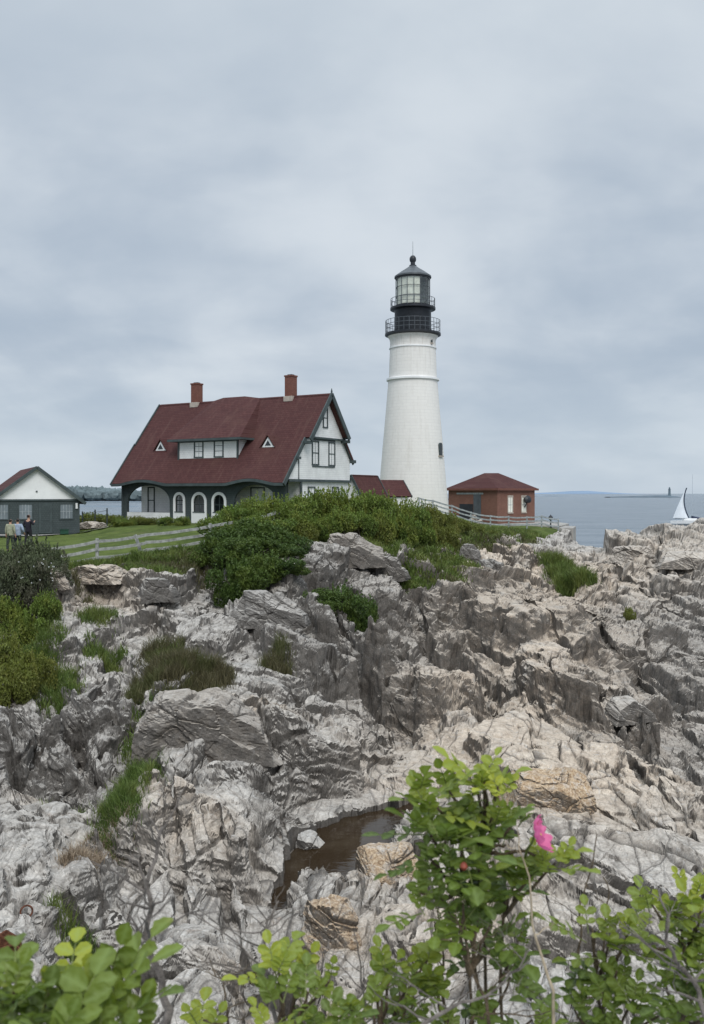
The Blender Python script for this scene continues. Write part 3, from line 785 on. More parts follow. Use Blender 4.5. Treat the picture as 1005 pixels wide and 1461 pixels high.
for i in range(len(us)-1):
    for j in range(nv-1):
        a = i*nv+j; ff.append((a, a+nv, a+nv+1, a+1)); ff.append((B_+a, B_+a+1, B_+a+nv+1, B_+a+nv))
    a = i*nv; ff.append((a, B_+a, B_+a+nv, a+nv)); a = i*nv+nv-1; ff.append((a, a+nv, B_+a+nv, B_+a))
for i in (0, len(us)-1):
    for j in range(nv-1):
        a = i*nv+j; ff.append((a, a+1, B_+a+1, B_+a) if i == 0 else (a, B_+a, B_+a+1, a+1))
rb.add(vv, ff)
# upper band and the back slope
slab(rb, [(.42,1.901,roofz(1.901)),(17.0,1.901,roofz(1.901)),(17.0,4.6,RZ),(.42,4.6,RZ)], (0,-1.232,1), .17)
slab(rb, [(.42,4.6,RZ),(17.0,4.6,RZ),(17.0,7.0,backz(7.0)+.03),(.42,7.0,backz(7.0)+.03)], (0,1.26,1), .19)
slab(rb, [(.1,6.9,backz(6.9)),(16.62,6.9,backz(6.9)),(16.62,8.45,backz(8.45)),(.1,8.45,backz(8.45))], (0,1.26,1), .16)
roof = rb.build('roof', M['roof'], H_)
# cross gable swell over the long dormer
cg = MB()
A, B2, C2, D2 = (5.2,.28,6.28),(12.0,.28,6.28),(9.1,4.6,RZ+.2),(7.0,4.6,RZ+.2)
va = (6.28-3)/1.232-.7
A2, B3 = (5.2,va+.1,6.28),(12.0,va+.1,6.28)
E1, E2 = (5.9,4.62,RZ-.02),(10.6,4.62,RZ-.02)
cg.add([A,B2,C2,D2,A2,B3,E1,E2,(5.2,.28,6.14),(12.0,.28,6.14),(5.2,va+.1,6.14),(12.0,va+.1,6.14),(9.1,6,RZ-.9),(7.0,6,RZ-.9)],
       [(0,1,2,3),(0,3,6,4),(1,5,7,2),(0,8,9,1),(0,4,10,8),(1,9,11,5),(8,10,11,9),(3,2,12,13),(3,13,6),(2,7,12)])
cg.build('dormer_roof', M['roof'], roof)
tb = MB()
tb.bar((5.12,.26,6.19),(12.08,.26,6.19),.06,.17); tb.bar((5.17,.3,6.19),(5.17,va,6.19),.05,.15); tb.bar((12.03,.3,6.19),(12.03,va,6.19),.05,.15)
tb.build('dormer_fascia', M['trim'], roof)
# chimneys
for u, hgt in ((4.27, 11.02), (13.4, 11.05)):
    mb = MB(); mb.box(u-.34,u+.34,4.3,4.95,RZ-.6,hgt-.12)
    mb.box(u-.38,u+.38,4.26,4.99,hgt-.12,hgt); c = mb.build('chimney', M['chimney'], roof, bevel=.015)
    fl = MB(); fl.box(u-.39,u+.39,4.2,5.0,RZ-.45,RZ-.05); fl.build('flashing', M['stone_trim'], c, bevel=.02)
    cp = MB(); cp.box(u-.2,u+.2,4.45,4.8,hgt,hgt+.07); cp.build('flue', M['black'], c)
# barge boards, both ends
bb = MB()
for u, lo in ((16.54, 0), (.26, 1)):
    bb.bar((u,-.72,roofz(-.72)-.12),(u,1.92,roofz(1.92)-.12),.09,.30)
    bb.bar((u,6.9,backz(6.9)-.12),(u,8.5,backz(8.5)-.12),.09,.30)
for u in (17.04, .38):
    bb.bar((u,1.82,roofz(1.82)-.11),(u,4.62,RZ-.09),.09,.34); bb.bar((u,4.6,RZ-.09),(u,7.1,backz(7.1)-.11),.09,.34)
bb.box(16.35,17.0,1.62,2.1,roofz(1.85)-.42,roofz(1.85)-.22); bb.box(16.35,17.0,6.85,7.25,backz(7.0)-.50,backz(7.0)-.28)
bb.box(16.3,16.7,.72,1.15,4.62,4.8); bb.box(16.3,16.7,8.1,8.62,4.55,4.78)
bb.lathe([(.05,RZ-.05),(.07,RZ+.12),(.02,RZ+.34)], 8, (17.02,4.6,0))
bb.each('barge_board', M['trim'], roof)
# soffit of the upper overhang
sf = MB(); sf.prism([(16.42,1.95,roofz(1.95)-.2),(16.42,4.6,RZ-.2),(17.0,4.6,RZ-.2),(17.0,1.95,roofz(1.95)-.2)],(0,0,-.02))
sf.prism([(16.42,7.0,backz(7.0)-.2),(16.42,4.6,RZ-.2),(17.0,4.6,RZ-.2),(17.0,7.0,backz(7.0)-.2)],(0,0,-.02)); sf.each('soffit', M['trim'], roof)
# eave fascia following the two swells
ef = MB(); pts = [(u,-.73,rpt(u,-.7)[2]-.13) for u in np.linspace(.3,16.5,84)]
for a, b in zip(pts[:-1], pts[1:]): ef.bar(a, b, .06, .20)
ef.build('eave_board', M['trim'], roof)
# gable walls
def gable(u0, u1, z0, z1, name, m):
    mb = MB(); vf = lambda z: (z-3.0)/1.232-.7+.08
    vb = lambda z: 4.6+(RZ-z)/1.26-.08
    pts = [(u0, vf(z0), z0), (u0, min(vb(z0), 8.15), z0), (u0, 8.15, min(z1, backz(8.15)-.1)), (u0, vb(z1), z1), (u0, vf(z1), z1)] if z1 < RZ-.3 else [(u0, vf(z0), z0), (u0, vb(z0), z0), (u0, 4.6, z1)]
    if z1 < RZ-.3 and vb(z1) > 8.15: pts[3] = (u0, 8.15, z1)
    mb.prism(pts, (u1-u0, 0, 0)); return mb.build(name, m, H_)
for ua, ub, ux in ((16.1, 16.55, 16.66), (.55, .85, .45)):
    gable(min(ua, ub), max(ua, ub)-.0, 6.28, RZ-.08, 'upper_gable_wall', M['shingle_white'])
    gable(min(ua, ub)+(-.1 if ua > 5 else .1), max(ua, ub)-(.14 if ua > 5 else -.1), 3.22, 6.17, 'gable_wall', M['shingle_white'])
tr = MB()
tr.box(16.15,16.62,1.98,7.1,6.17,6.30); tr.box(16.05,16.50,.0,8.2,3.06,3.24); tr.box(16.38,16.47,1.42,1.62,0,3.06); tr.box(16.36,16.45,1.2,1.27,3.24,4.7)
tr.each('string_course', M['trim'], H_)
# ground floor core, set back behind the porch
cw = MB(); cw.box(1.2,16.30,1.6,8.1,-.8,3.06); cw.build('wall', M['shingle_white'], H_)
bk = MB(); bk.box(1.3,16.15,1.62,8.05,3.06,5.0); bk.build('rear_wall', M['shingle_white'], H_)
def window(u, v, z0, w, h, face, parent=H_, nx=2, nz=2, trim=.09, m='trim', sash=None):
    """face 'f': looks towards -v, 'g': looks towards +u"""
    def bx(mb, a0, a1, d0, d1, za, zb):
        if face == 'f': mb.box(u+a0, u+a1, v-d1, v-d0, za, zb)
        else: mb.box(u+d0, u+d1, v+a0, v+a1, za, zb)
    fr = MB()
    for a0, a1, za, zb in ((-w/2-trim, w/2+trim, z0+h, z0+h+trim), (-w/2-trim*1.2, w/2+trim*1.2, z0-trim, z0), (-w/2-trim, -w/2, z0, z0+h), (w/2, w/2+trim, z0, z0+h)):
        bx(fr, a0, a1, -.06, .05, za, zb)
    f = fr.build('window', M[m], parent)
    p = MB(); bx(p, -w/2, w/2, -.055, -.035, z0, z0+h); p.build('pane', M['glass'], f)
    b = MB()
    for i in range(1, nx): a = -w/2+w*i/nx; bx(b, a-.018, a+.018, -.036, .0, z0, z0+h)
    for i in range(1, nz): z = z0+h*i/nz; q = .035 if i*2 == nz else .018; bx(b, -w/2, w/2, -.034, .012, z-q, z+q)
    b.build('muntins', M[sash or m], f); return f
window(16.56, 4.45, 7.08, .46, 1.3, 'g', nx=1, nz=2)
for v in (3.35, 5.55): window(16.42, v, 4.36, .72, 1.58, 'g', nx=2, nz=2)
sp_ = MB(); sp_.box(16.40,16.46,2.9,6.0,6.06,6.165); sp_.box(16.40,16.46,2.95,5.95,4.14,4.24); sp_.each('window_board', M['trim'], H_)
window(16.31, 3.0, .9, .75, 1.75, 'g', nx=2, nz=2); window(16.31, 6.2, .9, .75, 1.75, 'g', nx=2, nz=2)
# long dormer
dw = MB(); zb = roofz(.8); dw.prism([(5.8,.8,zb-.25),(5.8,.8,6.16),(5.8,va,6.16)],(.12,0,0)); dw.prism([(11.28,.8,zb-.25),(11.28,.8,6.16),(11.28,va,6.16)],(.12,0,0))
dw.box(5.92,11.28,.8,.95,zb-.3,6.16); dm = dw.build('dormer', M['shingle_white'], H_)
for u in (7.75, 9.65): window(u, .8, zb+.12, .72, 1.15, 'f', dm, 2, 3)
db = MB(); db.box(5.74,5.86,.72,.84,zb-.15,6.16); db.box(11.34,11.46,.72,.84,zb-.15,6.16); db.box(5.86,11.34,.74,.80,6.04,6.16); db.each('corner_board', M['trim'], dm)
# two little triangular dormers
for u in (3.46, 13.7):
    v0 = 1.35; z0 = roofz(v0); w, h = .62, .86; vt = v0+h/1.232
    f = MB(); f.prism([(u-w+.1,v0-.02,z0+.02),(u+w-.1,v0-.02,z0+.02),(u,v0-.02,z0+h-.12)],(0,.06,0)); ed = f.build('eyebrow_dormer', M['white'], H_)
    r2 = MB()
    for sgn in (-1, 1):
        a = Vector((u+sgn*w*1.15, v0-.12, z0-.06)); t_ = Vector((u, v0-.12, z0+h)); bk_ = Vector((u, vt+.05, z0+h))
        r2.add([a, t_, bk_, a+Vector((0,0,.05)), t_+Vector((0,0,.07)), bk_+Vector((0,0,.07))], [(0,1,2),(3,5,4),(0,3,4,1),(1,4,5,2),(2,5,3,0)])
    r2.build('eyebrow_roof', M['roof'], ed)
    g3 = MB(); g3.prism([(u-.26,v0-.05,z0+.14),(u+.26,v0-.05,z0+.14),(u,v0-.05,z0+.52)],(0,.02,0)); g3.build('pane', M['glass'], ed)
# porch front : wall with openings cut as columns
OPEN = [(1.3,5.6,.82,2.84,'e'),(6.04+.16,7.1-.16,.90,2.14,'r'),(7.8+.16,9.15-.16,.90,2.14,'r'),(9.7+.16,10.97-.16,.90,2.14,'r'),(11.7,15.4,.82,2.84,'e')]
def arch_top(u, o):
    a, b, s0, tp, k = o; c = (a+b)/2; hw = (b-a)/2; x = min(1, abs(u-c)/hw)
    rise = 1.25 if k == 'e' else min(hw, .55)
    return tp-rise+rise*math.sqrt(max(0, 1-x**2.2))
edges = set(np.linspace(.85, 16.3, 30).tolist())
for o in OPEN: edges |= set((((o[0]+o[1])/2)-(o[1]-o[0])/2*np.cos(np.linspace(0, math.pi, 25))).tolist())
edges = sorted(edges); ed2 = [edges[0]]
for e in edges[1:]:
    if e-ed2[-1] > 1e-4: ed2.append(e)
pw_ = MB()
def topz(u): return 3.02+eave_lift(u)*.86
for a, b in zip(ed2[:-1], ed2[1:]):
    m_ = (a+b)/2; o = next((q for q in OPEN if q[0] < m_ < q[1]), None)
    def col(z00, z01, z10, z11):
        pw_.add([(a,0,z00),(b,0,z01),(b,0,z11),(a,0,z10),(a,.16,z00),(b,.16,z01),(b,.16,z11),(a,.16,z10)], [(0,1,2,3),(5,4,7,6),(3,2,6,7),(0,4,5,1)])
    if o is None: col(-.6, -.6, topz(a), topz(b))
    else: col(arch_top(a, o), arch_top(b, o), topz(a), topz(b)); col(-.6, -.6, o[2], o[2])
pw_.box(.70,.92,-.06,.22,-.6,3.0)
porch = pw_.build('porch_wall', M['shingle_dark'], H_)
pp = MB()
for o in (OPEN[0], OPEN[4]): pp.box(o[0]-.02,o[1]+.02,-.04,0,.12,.80)
pp.each('porch_panel', M['shingle_white'], porch)
for o in OPEN[1:4]:
    a, b, s0, tp, k = o; t_ = .20; mb = MB(); us_ = [((a+b)/2)-(b-a)/2*math.cos(q) for q in np.linspace(0, math.pi, 25)]
    inn = [(u, arch_top(u, o)) for u in us_]; c = (a+b)/2
    outr = [(c+(u-c)*(1+t_/((b-a)/2)), z+t_*math.sin(math.pi*i/24)) for i, (u, z) in enumerate(inn)]
    for i in range(24):
        (u0, z0), (u1, z1), (u2, z2), (u3, z3) = inn[i], inn[i+1], outr[i+1], outr[i]
        mb.add([(u0,-.06,z0),(u1,-.06,z1),(u2,-.06,z2),(u3,-.06,z3),(u0,.05,z0),(u1,.05,z1),(u2,-.001,z2),(u3,-.001,z3)], [(0,1,2,3),(3,2,6,7),(0,4,5,1)])
    mb.box(a-t_, a, -.06, -.001, s0, inn[0][1]); mb.box(b, b+t_, -.06, -.001, s0, inn[-1][1])
    mb.box(a-t_, b+t_, -.06, -.001, -.5, s0)
    sr = mb.build('arched_window', M['white'], porch)
    mu = MB(); mu.box(c-.02,c+.02,.03,.06,s0,tp-.02); mu.box(a,b,.03,.06,s0+.5,s0+.54); mu.build('muntins', M['trim'], sr)
    si = MB(); si.box(a-.05,b+.05,-.10,-.062,s0-.06,s0); si.build('sill', M['trim'], sr)
# things seen inside the porch
fl = MB(); fl.box(.95,16.1,.17,1.58,-.6,.05); fl.build('porch_floor', M['concrete'], H_)
window(2.25, 1.6, .75, .55, 1.9, 'f', nx=1, nz=2); window(5.1, 1.6, .75, 1.3, 1.9, 'f', nx=3, nz=2); window(12.6, 1.6, .8, 1.1, 1.8, 'f', nx=2, nz=2); window(14.6, 1.6, .8, 1.1, 1.8, 'f', nx=2, nz=2)
dr = MB(); dr.box(8.6,9.5,1.52,1.6,.05,2.2); d_ = dr.build('door', M['trim'], H_)
dk = MB(); dk.lathe([(.02,0),(.04,.03),(.02,.06)], 8, (8.7,1.48,1.1)); dk.build('handle', M['black'], d_)

# ------------------------------------------------------------------ low link buildings behind the house
def gabled(name, loc, rz, L, W, zw, zr, label, cat, wallm, roofm, over=.3, ridge_along='x'):
    r = empty(name, loc, rz, label=label, cat=cat)
    w_ = MB(); w_.prism([(0,0,-1.5),(0,W,-1.5),(0,W,zw),(0,W/2,zr),(0,0,zw)],(L,0,0)); w_.build('wall', wallm, r)
    rf = MB(); sl = (zr-zw)/(W/2)
    for sg in (0, 1):
        v0 = -over if not sg else W+over; n = (0,-sl,1) if not sg else (0,sl,1)
        z_ = zw-sl*over
        pts = [(-over,v0,z_+.05),(L+over,v0,z_+.05),(L+over,W/2,zr+.05),(-over,W/2,zr+.05)]
        if sg: pts = pts[::-1]
        slab(rf, pts, n, .12)
    rr = rf.build('roof', roofm, r)
    f = MB()
    for u in (-over-.03, L+over+.03):
        f.bar((u,-over,zw-sl*over-.04),(u,W/2,zr-.02),.06,.2); f.bar((u,W/2,zr-.02),(u,W+over,zw-sl*over-.04),.06,.2)
    f.each('barge_board', M['trim'], rr); return r
a0 = at(519, 700, 74)
gabled('house_wing', (a0.x, a0.y, 8.4), hrz+math.pi/2, 4.0, 2.2, 1.7, 3.6, 'small dark red roofed wing behind the right gable of the house', 'building', M['shingle_white'], M['roof'], over=.15)
a0 = at(529, 700, 80)
gabled('covered_passage', (a0.x+.72, a0.y-1.25, 8.6), .5, 3.0, 2.6, 1.8, 3.05, 'low white building with a dark red roof between the house and the lighthouse', 'building', M['shingle_white'], M['roof'], over=.2)

# ------------------------------------------------------------------ white shed on the left
sd = empty('shed', (-22.5, 65.0, 7.65), math.atan2(.43, .903), label='dark shingled shed with a white gable and red roof at the left edge', cat='shed')
hw, zw, zr, SL = 2.98, 2.42, 4.72, 11.0
mb = MB(); mb.box(-hw,hw,0,SL,-1,zw); sw = mb.build('wall', M['shingle_dark'], sd)
mb = MB(); mb.prism([(-hw,-.03,zw),(hw,-.03,zw),(0,-.03,zr)],(0,SL+.03,0)); mb.build('gable', M['white'], sd)
mb = MB(); sl = (zr-zw)/hw
for sg in (-1, 1): slab(mb, [(sg*(hw+.35),-.3,zw-sl*.35+.06),(0,-.3,zr+.06),(0,SL+.3,zr+.06),(sg*(hw+.35),SL+.3,zw-sl*.35+.06)][::sg], (sg*sl,0,1), .14)
rr = mb.build('roof', M['roof'], sd)
mb = MB()
for sg in (-1, 1): mb.bar((sg*(hw+.38),-.33,zw-sl*.38-.02),(0,-.33,zr-.01),.07,.22); mb.bar((sg*(hw+.38),-.3,zw-sl*.35),(sg*(hw+.38),SL,zw-sl*.35),.06,.18)
mb.each('barge_board', M['trim'], rr)
mb = MB(); mb.box(-hw,hw,-.08,-.03,zw-.10,zw+.02); mb.each('string_course', M['trim'], sd)
mb = MB(); mb.box(-.06,.06,-.09,-.03,2.95,3.05); mb.build('vent', M['slate'], sd)
def swin(u, w, h=1.0, z=1.05):
    f = MB()
    for a0_, a1_, b0_, b1_ in ((-w/2-.07,w/2+.07,z+h,z+h+.08),(-w/2-.07,w/2+.07,z-.08,z),(-w/2-.07,-w/2,z,z+h),(w/2,w/2+.07,z,z+h)): f.box(u+a0_,u+a1_,-.05,0,b0_,b1_)
    fo = f.build('window', M['trim'], sd)
    p = MB(); p.box(u-w/2,u+w/2,-.03,-.01,z,z+h); p.build('pane', M['pane_pale'], fo)
    b = MB()
    for i in (1, 2, 3): b.box(u-w/2+w*i/4-.015,u-w/2+w*i/4+.015,-.045,-.031,z,z+h)
    b.box(u-w/2,u+w/2,-.047,-.032,z+h/2-.015,z+h/2+.015); b.build('muntins', M['rail_grey'], fo)
M['pane_pale'] = glass_mat('pale_pane', (.17,.20,.22), .25)
for u in (-2.35, -.75, 2.05): swin(u, .85)
mb = MB(); mb.box(.15,1.05,-.05,0,.0,2.15); d_ = mb.build('door', M['trim'], sd)
mb = MB(); mb.box(.3,.9,-.065,-.05,.9,1.95); mb.box(.3,.9,-.065,-.05,.15,.75); mb.build('door_panel', M['shingle_dark'], d_)
mb = MB(); mb.box(2.68,2.82,-.12,-.02,1.75,2.15); mb.build('wall_lamp', M['white'], sd)

# ------------------------------------------------------------------ lighthouse
TX, TY = (589.3-CX)/F*86, 86.0; TG = 8.3; PXM = 86/F
lh = empty('lighthouse', (TX, TY, TG), 0, label='tall white round lighthouse with a black gallery and glazed lantern', cat='lighthouse')
def tz(y): return CZ+(HY-y)*PXM-TG
def R_(px): return px*PXM
mb = MB(); mb.lathe([(R_(53),-1.5),(R_(51.5),tz(730)),(R_(47.5),tz(690)),(R_(43.3),tz(640)),(R_(38.8),tz(590)),(R_(35.0),tz(544))], 96)
body = mb.build('tower_body', M['tower'], lh, smooth=True)
mb = MB(); mb.lathe([(R_(34.2),tz(544)),(R_(33.5),tz(520)),(R_(32.6),tz(498)),(R_(32.4),tz(488)),(R_(33.6),tz(484)),(R_(36),tz(480.5))], 96); mb.build('upper_tower', M['tower'], lh, smooth=True)
mb = MB(); mb.lathe([(R_(34.8),tz(545)),(R_(37.6),tz(543.5)),(R_(37.6),tz(541)),(R_(34.6),tz(540))], 96)
mb.build('cornice_ring', M['white'], lh, smooth=True); mb = MB(); mb.lathe([(R_(32.6),tz(499)),(R_(33.8),tz(498.3)),(R_(33.8),tz(496.8)),(R_(32.4),tz(496))], 96); mb.build('cornice_ring', M['stone_ring'] if 'stone_ring' in M else M['white'], lh, smooth=True)
mb = MB(); mb.lathe([(R_(36),tz(480.6)),(R_(39.8),tz(479)),(R_(39.8),tz(476.4)),(R_(26),tz(476.2))], 96); mb.build('gallery_deck', M['black'], lh, smooth=True)
mb = MB(); mb.lathe([(R_(26.2),tz(476.4)),(R_(26.0),tz(445)),(R_(27),tz(443.5))], 64)
mb.lathe([(R_(26.6),tz(471)),(R_(26.6),tz(470))], 64, cap=False); mb.build('watch_room', M['black'], lh, smooth=True)
mb = MB(); mb.lathe([(R_(27),tz(443.6)),(R_(32.3),tz(442.3)),(R_(32.3),tz(439.6)),(R_(23),tz(439.2))], 96); mb.build('lantern_deck', M['black'], lh, smooth=True)
NL = 16; rl = R_(24.3)
for k in range(2):
    mb = MB()
    a0_, a1_ = tz(439.4), tz(436.4)
    mb.lathe([(rl+.04,a0_),(rl+.04,a1_)] if k == 0 else [(rl+.03,tz(399)),(rl+.05,tz(396.5))], NL)
    mb.build('lantern_curb' if k == 0 else 'lantern_head', M['black'], lh)
fr = MB(); gz = [tz(436.4), tz(424.5), tz(411), tz(398)]
def ring(k, r, z): a = 2*math.pi*k/NL; return Vector((r*math.cos(a), r*math.sin(a), z))
for k in range(NL):
    fr.bar(ring(k,rl,gz[0]), ring(k,rl,gz[3]), .055, .055)
    for z in gz[1:3]: fr.bar(ring(k,rl,z), ring(k+1,rl,z), .045, .045)
frame = fr.build('lantern_frame', M['slate'], lh)
def lantern_glass():
    m, nt, b, out = newmat('lantern_glass'); g = NG(nt)
    gl = g.n('ShaderNodeBsdfGlossy'); gl.inputs['Roughness'].default_value = .08; gl.inputs['Color'].default_value = (.85,.88,.86,1)
    tr = g.n('ShaderNodeBsdfTransparent'); tr.inputs['Color'].default_value = (.93,.95,.93,1)
    mx = g.n('ShaderNodeMixShader'); mx.inputs[0].default_value = .12
    g.L(tr.outputs[0], mx.inputs[1]); g.L(gl.outputs[0], mx.inputs[2]); g.L(mx.outputs[0], out.inputs[0]); return m
M['lglass'] = lantern_glass()
mb = MB()
for k in range(NL):
    for j in range(3): mb.add([ring(k,rl-.01,gz[j]),ring(k+1,rl-.01,gz[j]),ring(k+1,rl-.01,gz[j+1]),ring(k,rl-.01,gz[j+1])], [(0,1,2,3)])
mb.build('lantern_glass', M['lglass'], frame)
M['blind'] = paint('pale_blind', (.78,.78,.70), .7, .1, 2); M['opt'] = paint('dark_optic', (.36,.39,.37), .3, .3, 4)
mb = MB()      # storm blind on the landward half of the lantern
for k in range(8, 13):
    mb.add([ring(k,rl-.12,gz[0]),ring(k+1,rl-.12,gz[0]),ring(k+1,rl-.12,gz[3]),ring(k,rl-.12,gz[3])], [(0,1,2,3)])
mb.build('blind', M['blind'], lh)
mb = MB()
for k in range(0, 3): mb.add([ring(k,rl-.12,gz[0]),ring(k+1,rl-.12,gz[0]),ring(k+1,rl-.12,gz[3]),ring(k,rl-.12,gz[3])], [(0,1,2,3)])
mb.build('inner_shutter', M['opt'], lh)
mb = MB(); mb.lathe([(.35,tz(439)),(.30,tz(428)),(.55,tz(426)),(.70,tz(418)),(.72,tz(412)),(.55,tz(404)),(.2,tz(401))], 24); mb.build('lamp_optic', M['opt'], lh, smooth=True)
mb = MB(); mb.lathe([(R_(25.5),tz(396.4)),(R_(26.4),tz(396.8)),(R_(26.2),tz(394.6)),(R_(17),tz(388)),(R_(9),tz(383)),(R_(5.2),tz(380))], 48)
lr = mb.build('lantern_roof', M['slate'], lh, smooth=True)
mb = MB(); mb.lathe([(R_(5.2),tz(380.2)),(R_(5.2),tz(378.8)),(R_(3.2),tz(377.5)),(R_(3.2),tz(373.5)),(R_(4.2),tz(373.2)),(R_(4.8),tz(371)),(R_(4.6),tz(368)),(R_(2.8),tz(365.2)),(R_(.9),tz(364.4))], 24)
mb.build('ventilator_ball', M['black'], lr, smooth=True)
mb = MB(); mb.tube([(0,0,tz(365)),(0,0,tz(344.5))], [.035,.018], 6); mb.build('lightning_rod', M['rail_grey'], lr)
def railing(r, z0, h, n, nr, name):
    mb = MB()
    for k in range(n):
        a = 2*math.pi*k/n; p = Vector((r*math.cos(a), r*math.sin(a), z0)); mb.tube([p, p+Vector((0,0,h))], .024, 5)
    for j in range(1, nr+1):
        z = z0+h*j/nr; pts = [(r*math.cos(2*math.pi*k/48), r*math.sin(2*math.pi*k/48), z) for k in range(49)]
        mb.tube(pts, .024, 5)
    return mb.build(name, M['rail_iron'], lh)
M['rail_iron'] = paint('iron_railing', (.10,.115,.13), .5, .2, 3)
railing(R_(31.4), tz(439.6), R_(12.5), 20, 2, 'lantern_railing'); railing(R_(38.8), tz(476.4), R_(18), 32, 3, 'gallery_railing')
def tower_window(y0, y1, w, ang, body):
    z0, z1 = tz(y0), tz(y1); r = R_(44.2) if y1 > 600 else R_(32.6)
    a = math.radians(-90+ang); nr = Vector((math.cos(a), math.sin(a), 0)); tg = Vector((-math.sin(a), math.cos(a), 0))
    mb = MB(); c = nr*(r-.25); n = 7; hh = z1-z0
    prof = [(-w/2, z0), (w/2, z0)]+[(w/2*math.cos(q), z1-w/2+w/2*math.sin(q)) for q in np.linspace(0, math.pi, n)]
    mb.prism([c+tg*p[0]+Vector((0,0,p[1])) for p in prof], nr*.33); o = mb.build('window', M['trim'], lh)
    mb = MB(); c2 = nr*(r+.085); prof = [(p[0]*.72, z0+.07+(p[1]-z0)*.9) for p in prof]
    mb.prism([c2+tg*p[0]+Vector((0,0,p[1])) for p in prof], nr*.01); mb.build('pane', M['glass'], o)
    mb = MB(); mb.prism([nr*(r-.1)+tg*(-w*.7)+Vector((0,0,z0-.12)), nr*(r-.1)+tg*(w*.7)+Vector((0,0,z0-.12)), nr*(r-.1)+tg*(w*.7)+Vector((0,0,z0)), nr*(r-.1)+tg*(-w*.7)+Vector((0,0,z0))], nr*.25)
    mb.build('sill', M['stone_trim'], o)
tower_window(651, 633, .55, 57, body); tower_window(492.5, 488.5, .2, 49, body)

# ------------------------------------------------------------------ brick fog signal building
bx_, by_ = (710-CX)/F*96, 96.0
fb = empty('brick_building', (bx_, by_, 7.4), math.atan2(.68, .73), label='low red brick building with a hipped red roof right of the lighthouse', cat='building')
bw, bd, bh = 6.6, 6.8, 3.62        # local x runs along the right face, y along the left face
mb = MB(); mb.box(0,bw,0,bd,-1.2,bh); wl = mb.build('wall', M['brick'], fb)
ov = .28; zt = 5.35
mb = MB(); r0, r1 = (2.7,3.9,zt), (3.9,2.9,zt)
c4 = [(-ov,-ov,bh),(bw+ov,-ov,bh),(bw+ov,bd+ov,bh),(-ov,bd+ov,bh)]
mb.add(c4+[r0, r1]+[(x, y, z-.16) for x, y, z in c4], [(0,1,5),(0,5,4),(1,2,5),(5,2,4),(2,3,4),(3,0,4),(0,6,7,1),(1,7,8,2),(2,8,9,3),(3,9,6,0),(6,9,8,7)])
rf = mb.build('roof', M['roof_far'] if 'roof_far' in M else M['roof'], fb)
mb = MB(); mb.box(-ov-.04,bw+ov+.04,-ov-.04,-ov,bh-.2,bh+.02); mb.box(-ov-.04,-ov,-ov,bd+ov,bh-.2,bh+.02); mb.box(bw+ov,bw+ov+.04,-ov,bd+ov,bh-.2,bh+.02); mb.build('gutter', M['chimney'], rf)
for u in (2.2, 4.6):
    mb = MB(); mb.box(u-.48,u+.48,-.04,0,2.68,2.9); mb.box(u-.48,u+.48,-.08,0,.95,1.1); mb.box(u-.48,u-.36,-.03,0,1.1,2.68); mb.box(u+.36,u+.48,-.03,0,1.1,2.68)
    f = mb.build('window', M['stone_trim'], fb)
    mb = MB(); mb.box(u-.36,u+.36,-.012,.0,1.1,2.68); mb.build('shutter', M['blind'], f)
    mb = MB(); mb.box(u-.02,u+.02,-.03,-.013,1.1,2.68); mb.box(u-.36,u+.36,-.03,-.013,1.85,1.9); mb.build('muntins', M['rail_grey'], f)
mb = MB(); mb.lathe([(.08,0),(.34,.10),(.42,.5),(.14,.62)], 16); hn = mb.build('horn', M['black'], fb); hn.location = (4.75,-.12,2.35); hn.rotation_euler = (math.radians(75), 0, math.radians(-15))
mb = MB(); mb.tube([(4.7,-.05,2.35),(4.62,-.35,2.0),(4.6,-.1,1.6)], .06, 6); mb.build('horn_bracket', M['black'], fb)
# left face: recessed doorway
mb = MB(); mb.box(-.03,0,1.9,5.6,3.0,3.18); mb.build('lintel', M['rail_grey'], fb)
mb = MB(); mb.box(-.02,.0,3.3,5.2,-.2,1.95); dd_ = mb.build('doorway', M['black'], fb)
mb = MB(); mb.box(-.06,0,2.2,3.2,-.2,3.0); mb.build('door', M['slate'], fb)

# ------------------------------------------------------------------ fences
def rail_fence(name, pts, hs, rails, label, mat, post_w=.13, rail_w=.045, rail_h=.13, lean=None, group=None, posts=None):
    r = empty(name, (pts[0][0], pts[0][1], surf(*pts[0])), 0, label=label, cat='fence', group=group)
    o0 = Vector(r.location)
    P_ = [Vector((x, y, surf(x, y))) for x, y in pts]
    for i, p in enumerate(P_):
        mb = MB(); tp = p+Vector((0, 0, hs+.1))
        if lean and i in lean: tp += Vector(lean[i])
        mb.bar(p-Vector((0,0,.4))-o0, tp-o0, post_w, post_w); mb.build('post', mat, r, bevel=.01)
    for i, (a, b) in enumerate(zip(P_[:-1], P_[1:])):
        for q in rails:
            mb = MB(); z = hs*q; d = (b-a).normalized(); sd_ = Vector((d.y, -d.x, 0)).normalized()*(post_w*.5+.03)
            jit = Vector((0,0,random.uniform(-.02,.02)))
            n = 5; pl = [a.lerp(b, k/n)+Vector((0,0,z))+jit+sd_-o0+Vector((0,0,random.uniform(-.015,.015)-.05*math.sin(math.pi*k/n))) for k in range(n+1)]
            for c, e in zip(pl[:-1], pl[1:]): mb.bar(c-(e-c).normalized()*.02, e, rail_w, rail_h)
            mb.build('rail', mat, r)
    return r
f1 = [wxy(px, D) for px, D in ((60,39.5),(139,40.5),(207,42),(300,44),(392,47.5),(470,51))]
rail_fence('rail_fence', f1, 1.02, (.28,.63,.98), 'weathered white three rail fence climbing past the lawn to the house', M['wood'], lean={2:(-.45,0,-.12)})
f2 = [wxy(px, D) for px, D in ((598,78),(618,79),(645,80.5),(672,82),(700,83),(726,84),(752,84.5),(773,86),(797,87))]
